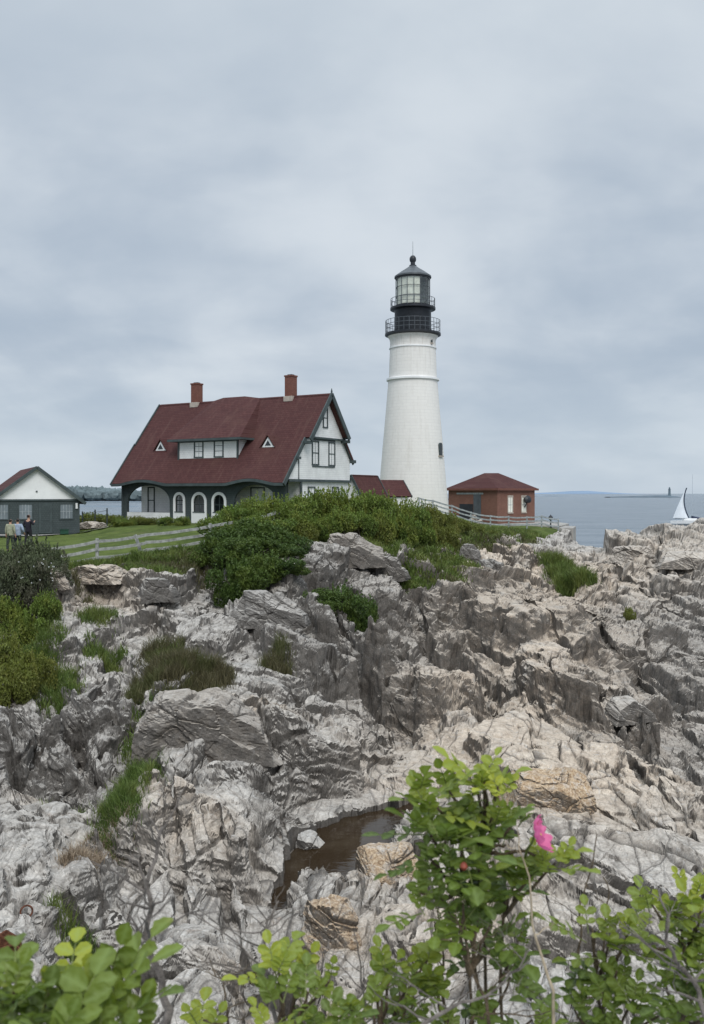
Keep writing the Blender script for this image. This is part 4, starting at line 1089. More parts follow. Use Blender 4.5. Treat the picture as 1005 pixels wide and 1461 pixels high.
rail_fence('walkway_fence', f2, 1.05, (.35,.68,1.0), 'grey three rail fence along the walkway from the lighthouse to the brick building', M['rail_grey'], post_w=.12)
# two old fence lines in the scrub behind the lawn
f3 = [wxy(px, D) for px, D in ((118,74),(136,74),(153,73))]
rail_fence('wire_fence', f3, 1.3, (.6,.95), 'thin dark fence in the scrub between the shed and the house', M['shingle_dark'], post_w=.10, rail_w=.02, rail_h=.03)

# ------------------------------------------------------------------ concrete apron and wall at the brick building
def prism_on(name, pts, ztop, depth, mat, label, cat, bevel=.03):
    cx = sum(p[0] for p in pts)/len(pts); cy = sum(p[1] for p in pts)/len(pts)
    mb = MB(); mb.prism([(x-cx, y-cy, 0) for x, y in pts][::-1], (0,0,-depth)); o = mb.build(name, mat, bevel=bevel); o.location = (cx, cy, ztop)
    return tag(o, label, cat)
prism_on('concrete_terrace', [wxy(*p) for p in ((700,93.5),(765,92),(800,90.5),(812,97),(790,104),(768,104),(742,101))], 7.30, 2.6, M['concrete'], 'pale concrete terrace under the right face of the brick building', 'terrace')
prism_on('retaining_wall', [wxy(*p) for p in ((797,87.5),(818,86.8),(822,92),(806,93))], 7.2, 3.2, M['concrete'], 'pink grey retaining block at the seaward end of the walkway fence', 'wall')
# black lamp on the terrace
lp = at(786, 752, 89); lp.z = 7.30 if False else max(surf(lp.x, lp.y), 6.9)
lt = empty('path_lamp', lp, 0, label='short black lamp post on the terrace edge by the sea', cat='lamp')
mb = MB(); mb.lathe([(.14,0),(.14,.08),(.07,.12),(.06,.75)], 12); mb.build('post', M['black'], lt, smooth=True)
mb = MB(); mb.lathe([(.07,.75),(.17,.80),(.19,1.02)], 12); mb.build('lamp_glass', M['pane_pale'], lt)
mb = MB(); mb.lathe([(.24,1.02),(.2,1.10),(.05,1.24),(.02,1.32)], 12); mb.build('lamp_cap', M['black'], lt, smooth=True)

# ------------------------------------------------------------------ small things on the lawn
p = at(92, 760, 64.2); z = surf(p.x, p.y)
ub = empty('storage_box', (p.x, p.y, z), .4, label='low dark green box on the grass in front of the shed', cat='box')
mb = MB(); mb.box(-.28,.28,-.2,.2,0,.34); mb.build('body', M['green_box'] if 'green_box' in M else paint('green_box', (.02,.07,.045), .5), ub, bevel=.02)
mb = MB(); mb.box(-.31,.31,-.23,.23,.342,.40); mb.build('lid', paint('green_lid', (.015,.05,.035), .5), ub, bevel=.015)
# path in front of the shed
mb = MB(); A_ = [wxy(*p) for p in ((-60,62.0),(50,62.8),(110,64.4),(165,68.5))]; B_2 = [wxy(*p) for p in ((165,71),(110,66.2),(50,64.2),(-60,63.2))]
AP = [(x, y, surf(x, y)+.05) for x, y in A_+B_2]
mb.add(AP, [(0,1,6,7),(1,2,5,6),(2,3,4,5)]); tag(mb.build('footpath', M['concrete']), kind='structure', label='pale footpath across the lawn by the shed')
for i, (px, D, sx, lab) in enumerate(((128,72,(1.7,1.2,.8),'larger pale stone lying between the shed and the thin fence'),(142,71.5,(1.2,1.0,.6),'lower pale stone beside the thin fence post'),(676,88,(1.0,.9,1.1),'white stone standing before the doorway of the brick building'),(685,88,(.8,.7,.7),'small grey stone right of the white stone at the brick building'))):
    boulder('stone', px, D, sx, .3*i, 200+i, lab, (.5,0,0), .15)
# ------------------------------------------------------------------ people by the shed
def skin(name, chains, mat, parent, sub=2):
    """chains: list of [(point, radius), ...]; first points of later chains may repeat an existing point"""
    vs, rad, es = [], [], []
    def idx(p, r):
        for i, q in enumerate(vs):
            if (Vector(q)-Vector(p)).length < 1e-5: return i
        vs.append(tuple(p)); rad.append(r); return len(vs)-1
    for ch in chains:
        last = None
        for p, r in ch:
            i = idx(p, r)
            if last is not None and last != i: es.append((last, i))
            last = i
    me = bpy.data.meshes.new(name); me.from_pydata(vs, es, []); o = bpy.data.objects.new(name, me); COL.objects.link(o); o.parent = parent
    m = o.modifiers.new('skin', 'SKIN'); m.use_smooth_shade = True
    for i, r in enumerate(rad):
        sv = me.skin_vertices[0].data[i]; sv.radius = r if isinstance(r, tuple) else (r, r); sv.use_root = (i == 0)
    s = o.modifiers.new('sub', 'SUBSURF'); s.levels = sub; s.render_levels = sub
    me.materials.append(mat); return o
def person(px, D, rz, top, trouser, hair, label, arms, bag=False, step=.12, h=1.0):
    x, y = wxy(px, D); z = surf(x, y)
    b = empty_mesh_root = None
    J = lambda a, b_, c: (a*h, b_*h, c*h)
    skin_m = paint('skin', (.42,.25,.18), .6, .05, 6)
    pel = J(0,0,.90); wa = J(0,.01,1.08); ch = J(0,.0,1.28); nk = J(0,0,1.44); nk2 = J(0,-.01,1.50); hd = J(0,-.015,1.60); ht = J(0,-.005,1.70)
    (le, lh_), (re, rh) = arms
    chains = [[(pel,(.15,.11)),(wa,(.125,.095)),(ch,(.15,.10)),(nk,(.06,.06)),(nk2,(.052,.055)),(hd,(.078,.092)),(ht,(.06,.07))]]
    legs = []
    for s_, st_ in ((-1, step), (1, -step)):
        hip = J(.09*s_,0,.86); kn = J(.10*s_,-st_*.6,.48); an = J(.10*s_,-st_,.09); toe = J(.11*s_,-st_-.15,.035)
        chains.append([(pel,(.15,.11)),(hip,.085),(kn,.058),(an,.042),(toe,.035)]); legs.append((hip,kn,an,toe))
    fing = []
    for s_, e, hn in ((-1, le, lh_), (1, re, rh)):
        sh = J(.18*s_,0,1.38); E = J(*e); Hn = J(*hn)
        d = (Vector(Hn)-Vector(E)).normalized()
        palm = tuple(Vector(Hn)+d*.06)
        chains.append([(ch,(.15,.10)),(sh,.055),(E,.042),(Hn,.028),(palm,(.036,.018))])
        sd_ = d.cross(Vector((0,1,.01))).normalized()
        for f, L_ in ((-.027,.062),(-.009,.075),(.009,.07),(.027,.055)):
            b0 = Vector(palm)+sd_*f; chains.append([(palm,(.036,.018)),(tuple(b0+d*.03),.010),(tuple(b0+d*(.03+L_*.5)+Vector((0,-.008,0))),.009),(tuple(b0+d*(.03+L_)+Vector((0,-.02,0))),.007)])
        chains.append([(Hn,.028),(tuple(Vector(Hn)+d*.03-sd_*.035),.012),(tuple(Vector(Hn)+d*.065-sd_*.05),.009)])
    body = skin('person', chains, skin_m, None); body.location = (x, y, z); body.rotation_euler = (0,0,rz)
    tag(body, label, 'person', 'people standing by the shed')
    tm = paint('clothing', top, .85, .15, 8); bm_ = paint('trousers', trouser, .85, .15, 8)
    sc = [[(J(0,0,.80),(.195,.155)),(J(0,0,.90),(.19,.15)),(wa,(.16,.13)),(ch,(.168,.118)),(J(0,0,1.425),(.075,.07))]]
    for s_, e, hn in ((-1, le, lh_), (1, re, rh)):
        sc.append([(ch,(.168,.118)),(J(.185*s_,0,1.385),.07),(J(*e),.056),(tuple(Vector(J(*e)).lerp(Vector(J(*hn)),.85)),.044)])
    skin('shirt', sc, tm, body)
    tc_ = [[(J(0,0,1.03),(.150,.118)),(pel,(.175,.135))]]
    for hip, kn, an, toe in legs: tc_.append([(pel,(.175,.135)),(hip,.105),(kn,.073),(an,.062)])
    skin('trousers', tc_, bm_, body)
    for hip, kn, an, toe in legs:
        skin('shoe', [[(tuple(Vector(an)+Vector((0,.04,-.03))),.045),(tuple(Vector(an)+Vector((0,-.03,-.04))),.05),(toe,.042)]], M['black'], body, 1)
    hm = paint('hair', hair, .6, .2, 20)
    skin('hair', [[(J(0,.02,1.53),(.055,.05)),(J(0,.02,1.61),(.088,.085)),(J(0,.0,1.69),(.075,.085))]], hm, body)
    mb = MB()
    for s_ in (-1, 1): mb.lathe([(.001,-.012),(.012,0),(.001,.012)], 8, (.032*s_*h, -.103*h, 1.61*h))
    mb.each('eye', M['black'], body)
    mb = MB(); mb.tube([J(0,-.10,1.60),J(0,-.122,1.575),J(0,-.10,1.565)], [.008,.013,.008], 6); mb.build('nose', skin_m, body)
    mb = MB(); mb.bar(J(-.024,-.098,1.54), J(.024,-.098,1.54), .008, .008); mb.build('mouth', paint('lips', (.3,.1,.09), .6), body)
    for s_ in (-1, 1):
        mb = MB(); mb.tube([J(.084*s_,0,1.575),J(.094*s_,.005,1.60),J(.086*s_,.005,1.625)], [.008,.013,.008], 6); mb.build('ear', skin_m, body)
    return body
down = lambda s_, o=.03: ((.23*s_,.02,1.12),(.25*s_,-.06+o,.88))
person(15, 45, math.radians(175), (.30,.31,.22), (.03,.035,.04), (.02,.015,.012), 'leftmost person of the three by the shed, olive top and dark trousers', (down(-1), down(1)), h=.94)
person(25.5, 45.5, math.radians(190), (.30,.36,.46), (.02,.025,.035), (.012,.010,.010), 'person in a pale blue shirt walking in the middle of the three', (((-.27,.08,1.14),(-.30,-.08,.96)), ((.27,.08,1.14),(.25,-.12,.98))), h=.96)
person(41, 47, math.radians(165), (.018,.016,.026), (.02,.02,.025), (.02,.012,.01), 'person all in black with an arm raised, nearest the shed door', (((-.28,.03,1.20),(-.20,-.16,1.32)), ((.27,.05,1.15),(.22,-.14,1.05))), h=1.05)

# ------------------------------------------------------------------ sailing boat
bd_ = 300.0; sb = empty('sailboat', ((985-CX)/F*bd_, bd_, 0), 0, label='white sailing boat heeling on the sea at the right edge', cat='sailboat')
def bp(px, py): v = at(px, py, bd_); return Vector((v.x-sb.location.x, 0, v.z))
mb = MB(); n = 9; secs = []
for i in range(n):
    t = i/(n-1); x = -6.5+13*t; w_ = 1.9*math.sin(math.pi*min(1, t*.86+.10))**.7*(1 if t > .05 else .3)
    secs.append([(x, -w_, 1.5+.3*t), (x, -w_*.9, .6), (x, 0, -.5), (x, w_*.9, .6), (x, w_, 1.5+.3*t)])
vs = [p for s_ in secs for p in s_]; fs_ = [(i*5+j, i*5+j+1, i*5+j+6, i*5+j+5) for i in range(n-1) for j in range(4)]
fs_ += [(i*5+4, i*5, i*5+5, i*5+9) for i in range(n-1)]+[(0,1,2,3,4),tuple((n-1)*5+k for k in (4,3,2,1,0))]
mb.add(vs, fs_); hl = mb.build('hull', M['white'], sb)
mb = MB(); mb.box(-2.5,2.0,-1,1,1.6,2.3); mb.build('cabin', M['white'], sb, bevel=.15)
mb = MB(); mb.tube([(bp(987.6,745).x,0,1.5),(bp(988.4,677).x,0,bp(988,677).z)], [.09,.05], 8); mb.build('mast', paint('pale_mast', (.45,.5,.55), .4), sb)
def curve(p0, p1, p2, n=10): return [(1-t)**2*p0+2*t*(1-t)*p1+t*t*p2 for t in [k/n for k in range(n+1)]]
lee = curve(bp(979.5,696), bp(970.5,716), bp(982.5,739)); luff = curve(bp(979.0,696), bp(966.5,722), bp(960.5,739))
mb = MB(); vs = []
for a, b in zip(luff, lee):
    for k in range(7): t = k/6; q = a.lerp(b, t); vs.append(q+Vector((0,-1.6*math.sin(math.pi*t)*(a-b).length/5,0)))
mb.add(vs, [(i*7+j, i*7+j+1, i*7+j+8, i*7+j+7) for i in range(10) for j in range(6)])
M['sail'] = paint('sailcloth', (.70,.74,.78), .7, .04, 1)
sl_ = mb.build('sail', M['sail'], sb, smooth=True)
mb = MB()
for a, b, c_, d__ in zip(lee[:-1], lee[1:], lee[1:], lee[:-1]):
    mb.add([a+Vector((-.12,-.12,0)), b+Vector((-.12,-.12,0)), c_+Vector((.34,-.12,0)), d__+Vector((.28,-.12,0))], [(0,1,2,3)])
mb.bar(bp(963,739.5), bp(982,739), .1, .18); mb.build('sail_edge', paint('navy_edge', (.03,.045,.075), .7), sl_)
mb = MB(); mb.tube([bp(987,737.5),bp(996,739.5),bp(1012,741)], [.42,.36,.26], 8); mb.build('boom_cover', paint('navy_cover', (.03,.04,.08), .8), sb, smooth=True)

# ------------------------------------------------------------------ distance
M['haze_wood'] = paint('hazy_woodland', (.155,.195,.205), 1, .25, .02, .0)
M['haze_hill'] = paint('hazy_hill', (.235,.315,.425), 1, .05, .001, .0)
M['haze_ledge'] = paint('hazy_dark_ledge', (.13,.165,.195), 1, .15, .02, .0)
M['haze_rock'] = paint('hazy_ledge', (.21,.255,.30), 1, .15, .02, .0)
def ridge(name, x0, x1, y, hfun, mat, label, n=120, dep=None):
    dep = dep or (x1-x0)*.3; vs = []; fs_ = []
    for i in range(n+1):
        t = i/n; x = x0+(x1-x0)*t; h = max(hfun(t, x), -.5)
        for k, (dy, hh) in enumerate(((0,-1),(0,.12*h),(dep*.12,.62*h),(dep*.3,h),(dep*.6,.8*h),(dep,-1))): vs.append((x, y+dy, hh if k in (0,5) else max(hh,-.5)))
    for i in range(n):
        for k in range(5): fs_.append((i*6+k, (i+1)*6+k, (i+1)*6+k+1, i*6+k+1))
    o = mesh_np(name, vs, fs_, mat, smooth=True); tag(o, kind='structure', label=label); return o
nz1 = lambda x, s_: mnoise.noise(Vector((x*s_, .3, .7)))
# left: wooded shore across the bay
DL = 1150.0; mpp = DL/F
xl0, xl1 = (-260-CX)*mpp, (640-CX)*mpp
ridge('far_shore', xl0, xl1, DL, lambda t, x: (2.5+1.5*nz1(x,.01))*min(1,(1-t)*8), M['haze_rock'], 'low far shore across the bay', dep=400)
wv, wf, wsh = [], [], []
bm = bmesh.new(); bmesh.ops.create_icosphere(bm, subdivisions=2, radius=1); IV = np.array([v.co[:] for v in bm.verts]); IF = np.array([[v.index for v in f.verts] for f in bm.faces]); bm.free()
for i in range(1500):
    x = random.uniform(xl0, xl1) if i < 500 else random.uniform((60-CX)*mpp, (230-CX)*mpp); t = (x-xl0)/(xl1-xl0); px = x/mpp+CX
    env = np.interp(px, [-260, 60, 105, 135, 170, 300, 640], [17, 17, 17, 14.5, 12, 8, 2])
    h = env*random.uniform(.7, 1.0)+1; r = random.uniform(4, 8)
    v = IV*np.array([r, r, h*.5])*(1+.25*RNG.normal(size=(len(IV),1))*.5)+np.array([x, DL+random.uniform(12,120), h*.5+1.5])
    wf.append(IF+len(wv)*len(IV)); wv.append(v)
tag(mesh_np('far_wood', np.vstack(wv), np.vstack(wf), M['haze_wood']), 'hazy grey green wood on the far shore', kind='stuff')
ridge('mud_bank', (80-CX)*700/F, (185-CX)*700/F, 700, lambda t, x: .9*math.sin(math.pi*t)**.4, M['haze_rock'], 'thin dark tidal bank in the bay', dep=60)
# right: low blue headland and ledges on the horizon
DH = 14000.0; m2 = DH/F
def hillh(t, x):
    px = x/m2+CX; return (np.interp(px, [600,700,765,800,825,850,880,905,940], [3,6,10,22,34,36,20,8,0])+2*nz1(x,.002))*1.45
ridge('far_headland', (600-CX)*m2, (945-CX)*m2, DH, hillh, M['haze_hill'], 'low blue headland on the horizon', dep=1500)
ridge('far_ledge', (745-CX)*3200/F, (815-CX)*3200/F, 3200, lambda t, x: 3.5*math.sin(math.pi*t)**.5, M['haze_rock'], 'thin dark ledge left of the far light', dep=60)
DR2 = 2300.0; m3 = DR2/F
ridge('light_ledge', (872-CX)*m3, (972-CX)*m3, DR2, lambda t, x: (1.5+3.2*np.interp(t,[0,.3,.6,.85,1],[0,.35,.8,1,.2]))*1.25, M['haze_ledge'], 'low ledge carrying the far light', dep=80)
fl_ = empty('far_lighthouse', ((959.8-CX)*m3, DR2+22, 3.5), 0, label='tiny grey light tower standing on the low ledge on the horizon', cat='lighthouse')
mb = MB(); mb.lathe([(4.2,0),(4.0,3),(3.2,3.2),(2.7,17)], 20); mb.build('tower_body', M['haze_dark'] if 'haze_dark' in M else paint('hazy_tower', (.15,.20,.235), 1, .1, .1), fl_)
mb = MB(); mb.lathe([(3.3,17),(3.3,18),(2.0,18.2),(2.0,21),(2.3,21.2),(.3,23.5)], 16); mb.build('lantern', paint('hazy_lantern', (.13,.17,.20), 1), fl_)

# ------------------------------------------------------------------ vegetation helpers
def leaf_cards(pts, size, shade, rng, tilt=.9, asp=.6, up=None):
    """two-triangle folded leaves at pts -> verts, faces, shade"""
    n = len(pts); d = rng.normal(size=(n, 3)); 
    if up is not None: d[:, 2] = np.abs(d[:, 2])*.4+up
    d /= np.linalg.norm(d, axis=1, keepdims=True)
    w = np.cross(d, rng.normal(size=(n, 3))); w /= np.linalg.norm(w, axis=1, keepdims=True)
    s_ = size*rng.uniform(.6, 1.3, (n, 1)); nn = np.cross(d, w)
    v = np.stack([pts-d*s_*.5, pts+w*s_*asp*.5+nn*s_*.12, pts+d*s_*.5, pts-w*s_*asp*.5+nn*s_*.12], 1).reshape(-1, 3)
    f = (np.arange(n)*4)[:, None]+np.array([0,1,2,3]); return v, f, np.repeat(shade, 4)
def shrub_mesh(seed, n=5200, lobes=14, leaf=.085, flat=.75):
    r_ = np.random.default_rng(seed); P_ = []; S_ = []
    C_ = r_.uniform(-1, 1, (lobes, 3))*np.array([.62,.62,.32])+np.array([0,0,.48]); Rr = r_.uniform(.22, .46, lobes)
    for c_, q in zip(C_, Rr):
        m = int(n*q*q/np.sum(Rr**2)); d = r_.normal(size=(m, 3)); d /= np.linalg.norm(d, axis=1, keepdims=True)
        rad = q*(1-np.abs(r_.normal(0, .16, m)))*(1+.18*np.sin(d[:,0]*7+seed)*np.cos(d[:,1]*6))
        p = c_+d*rad[:, None]*np.array([1,1,flat]); p = p[p[:, 2] > 0]; d = d[:len(p)]
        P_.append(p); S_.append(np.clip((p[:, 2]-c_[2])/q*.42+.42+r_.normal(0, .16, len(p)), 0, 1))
    # a few shoots poking out
    for _ in range(60):
        a = r_.uniform(0, 2*math.pi); b = np.array([math.cos(a)*r_.uniform(0,.7), math.sin(a)*r_.uniform(0,.7), r_.uniform(.5,.85)])
        t = np.linspace(0, 1, 18)[:, None]; p = b+t*np.array([r_.normal(0,.08), r_.normal(0,.08), r_.uniform(.1,.36)])+r_.normal(0,.018,(18,3))
        P_.append(p); S_.append(np.clip(.65+r_.normal(0,.15,18), 0, 1))
    P_ = np.vstack(P_); S_ = np.concatenate(S_); v, f, sh = leaf_cards(P_, leaf, S_, r_)
    return v, f, sh
M['leaf_rose'] = leaf_mat('rose_scrub_leaves', (.022,.042,.010), (.165,.250,.045), (.22,.24,.045), alt=.5)
M['leaf_dark'] = leaf_mat('dark_creeper_leaves', (.014,.030,.008), (.085,.145,.030), (.12,.16,.025), alt=.4)
M['leaf_grey'] = leaf_mat('grey_green_leaves', (.028,.038,.020), (.115,.145,.070), (.10,.09,.065), alt=.6)
M['leaf_yellow'] = leaf_mat('yellow_green_leaves', (.040,.050,.012), (.18,.22,.042), (.21,.21,.05), alt=.5)
M['grass_green'] = leaf_mat('fresh_grass', (.028,.055,.012), (.165,.250,.055), (.22,.24,.07), alt=.4)
M['grass_dry'] = leaf_mat('dry_grass', (.050,.045,.024), (.20,.175,.095), (.10,.12,.04), alt=.6)
M['straw'] = leaf_mat('dead_straw', (.16,.115,.075), (.46,.37,.27), None, trans=.1)
M['bark'] = paint('grey_bark', (.13,.11,.095), .85, .3, 20, .2, bump=.5, bscale=60)
PROTO = {}
def shrub_proto(kind, k):
    if (kind, k) in PROTO: return PROTO[(kind, k)]
    v, f, sh = shrub_mesh(k*17+3, n={'leaf_rose':6500,'leaf_dark':7000,'leaf_grey':5200,'leaf_yellow':5200}[kind])
    root = bpy.data.objects.new('shrub', None)
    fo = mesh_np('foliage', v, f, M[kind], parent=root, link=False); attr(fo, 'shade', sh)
    mb = MB(); r_ = random.Random(k)
    for q in range(9):
        a = r_.uniform(0, 6.28); e = Vector((math.cos(a)*.5, math.sin(a)*.5, r_.uniform(.4,.75))); mb.tube([(0,0,-.15), e*.5+Vector((0,0,.08)), e], [.03,.02,.008], 5)
    me = bpy.data.meshes.new('stems'); me.from_pydata(mb.v, [], mb.f); me.materials.append(M['bark']); st = bpy.data.objects.new('stems', me); st.parent = root
    PROTO[(kind, k)] = root, fo, st; return PROTO[(kind, k)]
def shrub(px, D, ytop, wid, kind, label, group, k=None, dz=0):
    x, y = wxy(px, D); z = surf(x, y)-.1+dz; h = min(max(.4, CZ+(HY-ytop)/F*D-z), max(wid*1.05, .9))
    k = k if k is not None else random.randrange(4)
    pr, fo, st = shrub_proto(kind, k)
    r = empty('shrub', (x, y, z), random.uniform(0, 6.28), label=label, cat='shrub', group=group)
    r.scale = (wid/1.7, wid/1.7, h/1.0)
    for c_ in (fo, st):
        q = c_.copy(); COL.objects.link(q); q.parent = r
    return r
SH = []
ORD = ['leftmost','second from the left','third from the left','fourth from the left','fifth from the left','sixth from the left','seventh from the left','eighth from the left','ninth from the left','tenth from the left','eleventh from the left','twelfth from the left']
def band(spec, kind, group, lab, few=None):
    order = sorted(range(len(spec)), key=lambda q: spec[q][0]); n = len(spec)
    for i, (px, D, yt, w_) in enumerate(spec):
        k = order.index(i); o_ = 'rightmost' if (k == n-1 and n > 1) else ORD[k]
        l_ = lab if n == 1 else lab+', '+o_+' of its row'
        shrub(px, D, yt, w_, kind, l_, group if n > 1 else None, (i*3+len(group)) % 4)
ROSEG = 'green rose scrub along the crest below the house'
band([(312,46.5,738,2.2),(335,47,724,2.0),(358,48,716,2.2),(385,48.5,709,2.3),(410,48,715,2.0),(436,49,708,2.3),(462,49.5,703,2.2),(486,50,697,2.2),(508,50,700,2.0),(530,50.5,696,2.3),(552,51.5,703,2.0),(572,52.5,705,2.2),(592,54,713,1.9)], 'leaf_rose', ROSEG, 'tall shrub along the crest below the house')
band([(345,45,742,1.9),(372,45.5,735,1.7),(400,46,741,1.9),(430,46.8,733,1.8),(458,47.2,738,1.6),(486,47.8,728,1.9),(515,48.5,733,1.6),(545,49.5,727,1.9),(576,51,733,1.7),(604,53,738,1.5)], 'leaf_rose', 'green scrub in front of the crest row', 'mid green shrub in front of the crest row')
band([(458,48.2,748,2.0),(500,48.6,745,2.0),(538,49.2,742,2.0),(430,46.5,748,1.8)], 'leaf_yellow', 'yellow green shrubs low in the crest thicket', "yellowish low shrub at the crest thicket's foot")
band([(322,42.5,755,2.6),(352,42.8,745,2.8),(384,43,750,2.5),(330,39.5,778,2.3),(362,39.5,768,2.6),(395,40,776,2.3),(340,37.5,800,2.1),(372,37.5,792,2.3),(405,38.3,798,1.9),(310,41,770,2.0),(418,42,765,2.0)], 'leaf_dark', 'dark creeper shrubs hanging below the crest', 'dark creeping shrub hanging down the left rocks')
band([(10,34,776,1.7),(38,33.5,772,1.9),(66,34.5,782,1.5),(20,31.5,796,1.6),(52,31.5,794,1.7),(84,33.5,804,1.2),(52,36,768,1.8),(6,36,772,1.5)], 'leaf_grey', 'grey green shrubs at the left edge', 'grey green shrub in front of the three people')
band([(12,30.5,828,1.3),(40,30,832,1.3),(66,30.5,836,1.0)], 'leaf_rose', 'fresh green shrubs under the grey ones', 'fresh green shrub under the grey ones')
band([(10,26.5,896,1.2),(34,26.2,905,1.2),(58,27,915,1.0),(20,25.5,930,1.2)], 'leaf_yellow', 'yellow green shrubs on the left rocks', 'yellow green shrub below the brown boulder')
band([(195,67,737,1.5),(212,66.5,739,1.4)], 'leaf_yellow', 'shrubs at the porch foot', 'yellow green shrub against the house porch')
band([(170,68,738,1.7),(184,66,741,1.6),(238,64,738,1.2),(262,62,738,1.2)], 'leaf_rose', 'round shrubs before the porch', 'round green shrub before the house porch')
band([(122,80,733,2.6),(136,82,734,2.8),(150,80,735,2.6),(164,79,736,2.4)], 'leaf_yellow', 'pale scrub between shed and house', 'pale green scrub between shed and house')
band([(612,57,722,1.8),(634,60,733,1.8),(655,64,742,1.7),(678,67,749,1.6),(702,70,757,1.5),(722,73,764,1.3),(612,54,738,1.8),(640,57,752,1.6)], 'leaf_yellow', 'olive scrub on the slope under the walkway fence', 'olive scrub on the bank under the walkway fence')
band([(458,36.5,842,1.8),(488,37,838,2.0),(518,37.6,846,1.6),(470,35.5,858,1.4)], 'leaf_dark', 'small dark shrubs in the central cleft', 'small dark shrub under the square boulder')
band([(897,44,868,.7)], 'leaf_yellow', 'green cushions on the right slabs', 'small yellow green cushion plant alone on the right slabs')
# white and yellow flowers in the left shrubs
# ------------------------------------------------------------------ grass
def grass(name, spots, n, hgt, mat, label, seed, bw=.012, lean=.35):
    r_ = np.random.default_rng(seed); V_ = []; F_ = []; S_ = []
    tot = sum(s_[2]*s_[3] for s_ in spots); b = 0
    for px, D, rx, ry in spots:
        X_, Y_ = wxy(px, D)
        for _ in range(int(n*rx*ry/tot)):
            a = r_.uniform(0, 6.283); q = r_.uniform(0, 1)**.62*(1.0 if r_.uniform() < .85 else 1.35); x = X_+math.cos(a)*q*rx; y = Y_+math.sin(a)*q*ry
            z = surf(x, y)-.04; h = hgt*r_.uniform(.25, 1.2)*(1-.42*q); t = r_.uniform(0, 6.283)
            lx, ly = r_.normal(0, lean, 2)*h; wx, wy = math.cos(t)*bw, math.sin(t)*bw
            V_ += [(x-wx,y-wy,z),(x+wx,y+wy,z),(x+wx*.8+lx*.35,y+wy*.8+ly*.35,z+h*.6),(x-wx*.8+lx*.35,y-wy*.8+ly*.35,z+h*.6),(x+lx,y+ly,z+h*(1-.3*min(1,(lx*lx+ly*ly)/(h*h)))) ,(x+lx-wx*.3,y+ly-wy*.3,z+h*(1-.3*min(1,(lx*lx+ly*ly)/(h*h))))]
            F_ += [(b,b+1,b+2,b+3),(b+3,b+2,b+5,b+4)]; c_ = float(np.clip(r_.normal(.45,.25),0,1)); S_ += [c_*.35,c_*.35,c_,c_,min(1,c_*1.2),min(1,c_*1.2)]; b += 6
    o = mesh_np(name, V_, F_, mat); attr(o, 'shade', S_); tag(o, label, kind='stuff'); return o
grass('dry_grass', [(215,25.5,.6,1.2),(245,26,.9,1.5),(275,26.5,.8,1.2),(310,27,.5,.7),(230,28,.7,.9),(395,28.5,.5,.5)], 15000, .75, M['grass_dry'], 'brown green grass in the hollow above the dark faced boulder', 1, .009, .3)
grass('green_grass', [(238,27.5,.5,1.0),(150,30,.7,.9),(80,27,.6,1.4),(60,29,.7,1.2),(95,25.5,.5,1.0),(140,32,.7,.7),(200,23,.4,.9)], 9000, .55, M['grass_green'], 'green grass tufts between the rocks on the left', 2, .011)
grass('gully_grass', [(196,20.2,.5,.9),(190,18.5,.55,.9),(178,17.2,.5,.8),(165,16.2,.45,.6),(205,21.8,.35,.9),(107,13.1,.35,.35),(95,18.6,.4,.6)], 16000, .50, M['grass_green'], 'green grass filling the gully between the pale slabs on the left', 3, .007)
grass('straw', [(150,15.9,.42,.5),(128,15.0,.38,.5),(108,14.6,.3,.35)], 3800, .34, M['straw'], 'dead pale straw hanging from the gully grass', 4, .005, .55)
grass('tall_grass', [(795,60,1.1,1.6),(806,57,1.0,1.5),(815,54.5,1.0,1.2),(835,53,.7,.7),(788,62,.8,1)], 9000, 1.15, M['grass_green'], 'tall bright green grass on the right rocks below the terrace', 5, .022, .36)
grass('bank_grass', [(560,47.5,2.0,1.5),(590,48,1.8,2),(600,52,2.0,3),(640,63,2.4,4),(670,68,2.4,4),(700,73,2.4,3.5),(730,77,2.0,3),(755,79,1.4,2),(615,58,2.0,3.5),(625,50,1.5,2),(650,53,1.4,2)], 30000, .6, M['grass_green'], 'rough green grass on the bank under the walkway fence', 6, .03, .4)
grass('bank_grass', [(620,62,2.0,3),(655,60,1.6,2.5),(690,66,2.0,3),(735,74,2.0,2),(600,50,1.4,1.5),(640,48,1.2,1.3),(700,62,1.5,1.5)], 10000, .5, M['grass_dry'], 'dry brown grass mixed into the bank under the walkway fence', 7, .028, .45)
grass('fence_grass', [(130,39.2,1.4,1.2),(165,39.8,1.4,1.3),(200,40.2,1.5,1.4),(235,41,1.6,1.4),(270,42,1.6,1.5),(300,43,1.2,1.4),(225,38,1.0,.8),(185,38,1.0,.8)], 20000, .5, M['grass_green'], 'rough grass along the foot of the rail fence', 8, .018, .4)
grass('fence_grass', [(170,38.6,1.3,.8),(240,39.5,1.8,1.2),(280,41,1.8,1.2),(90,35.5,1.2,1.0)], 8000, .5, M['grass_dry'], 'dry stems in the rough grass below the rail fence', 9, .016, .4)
def flowers(name, pts, size, mat, label):
    P_ = np.array([at(*p) for p in pts]); r_ = np.random.default_rng(4)
    V_ = []; F_ = []
    for p in P_:
        for k in range(5):
            a = k*1.2566+r_.uniform(0,.5); d = np.array([math.cos(a), -.5, math.sin(a)])*size; e = np.array([math.cos(a+.6), -.45, math.sin(a+.6)])*size; b = len(V_)
            V_ += [p, p+d*.9, p+(d+e)*.58, p+e*.9]; F_.append((b,b+1,b+2,b+3))
    o = mesh_np(name, V_, F_, mat); attr(o, 'shade', np.full(len(V_), .8)); tag(o, label, kind='stuff')
wf_ = [(random.uniform(20,80), random.uniform(796,832), random.uniform(30.2,31)) for _ in range(16)]
flowers('white_blossom', wf_, .022, M['white'], 'scattered white blossoms in the shrubs at the left edge')

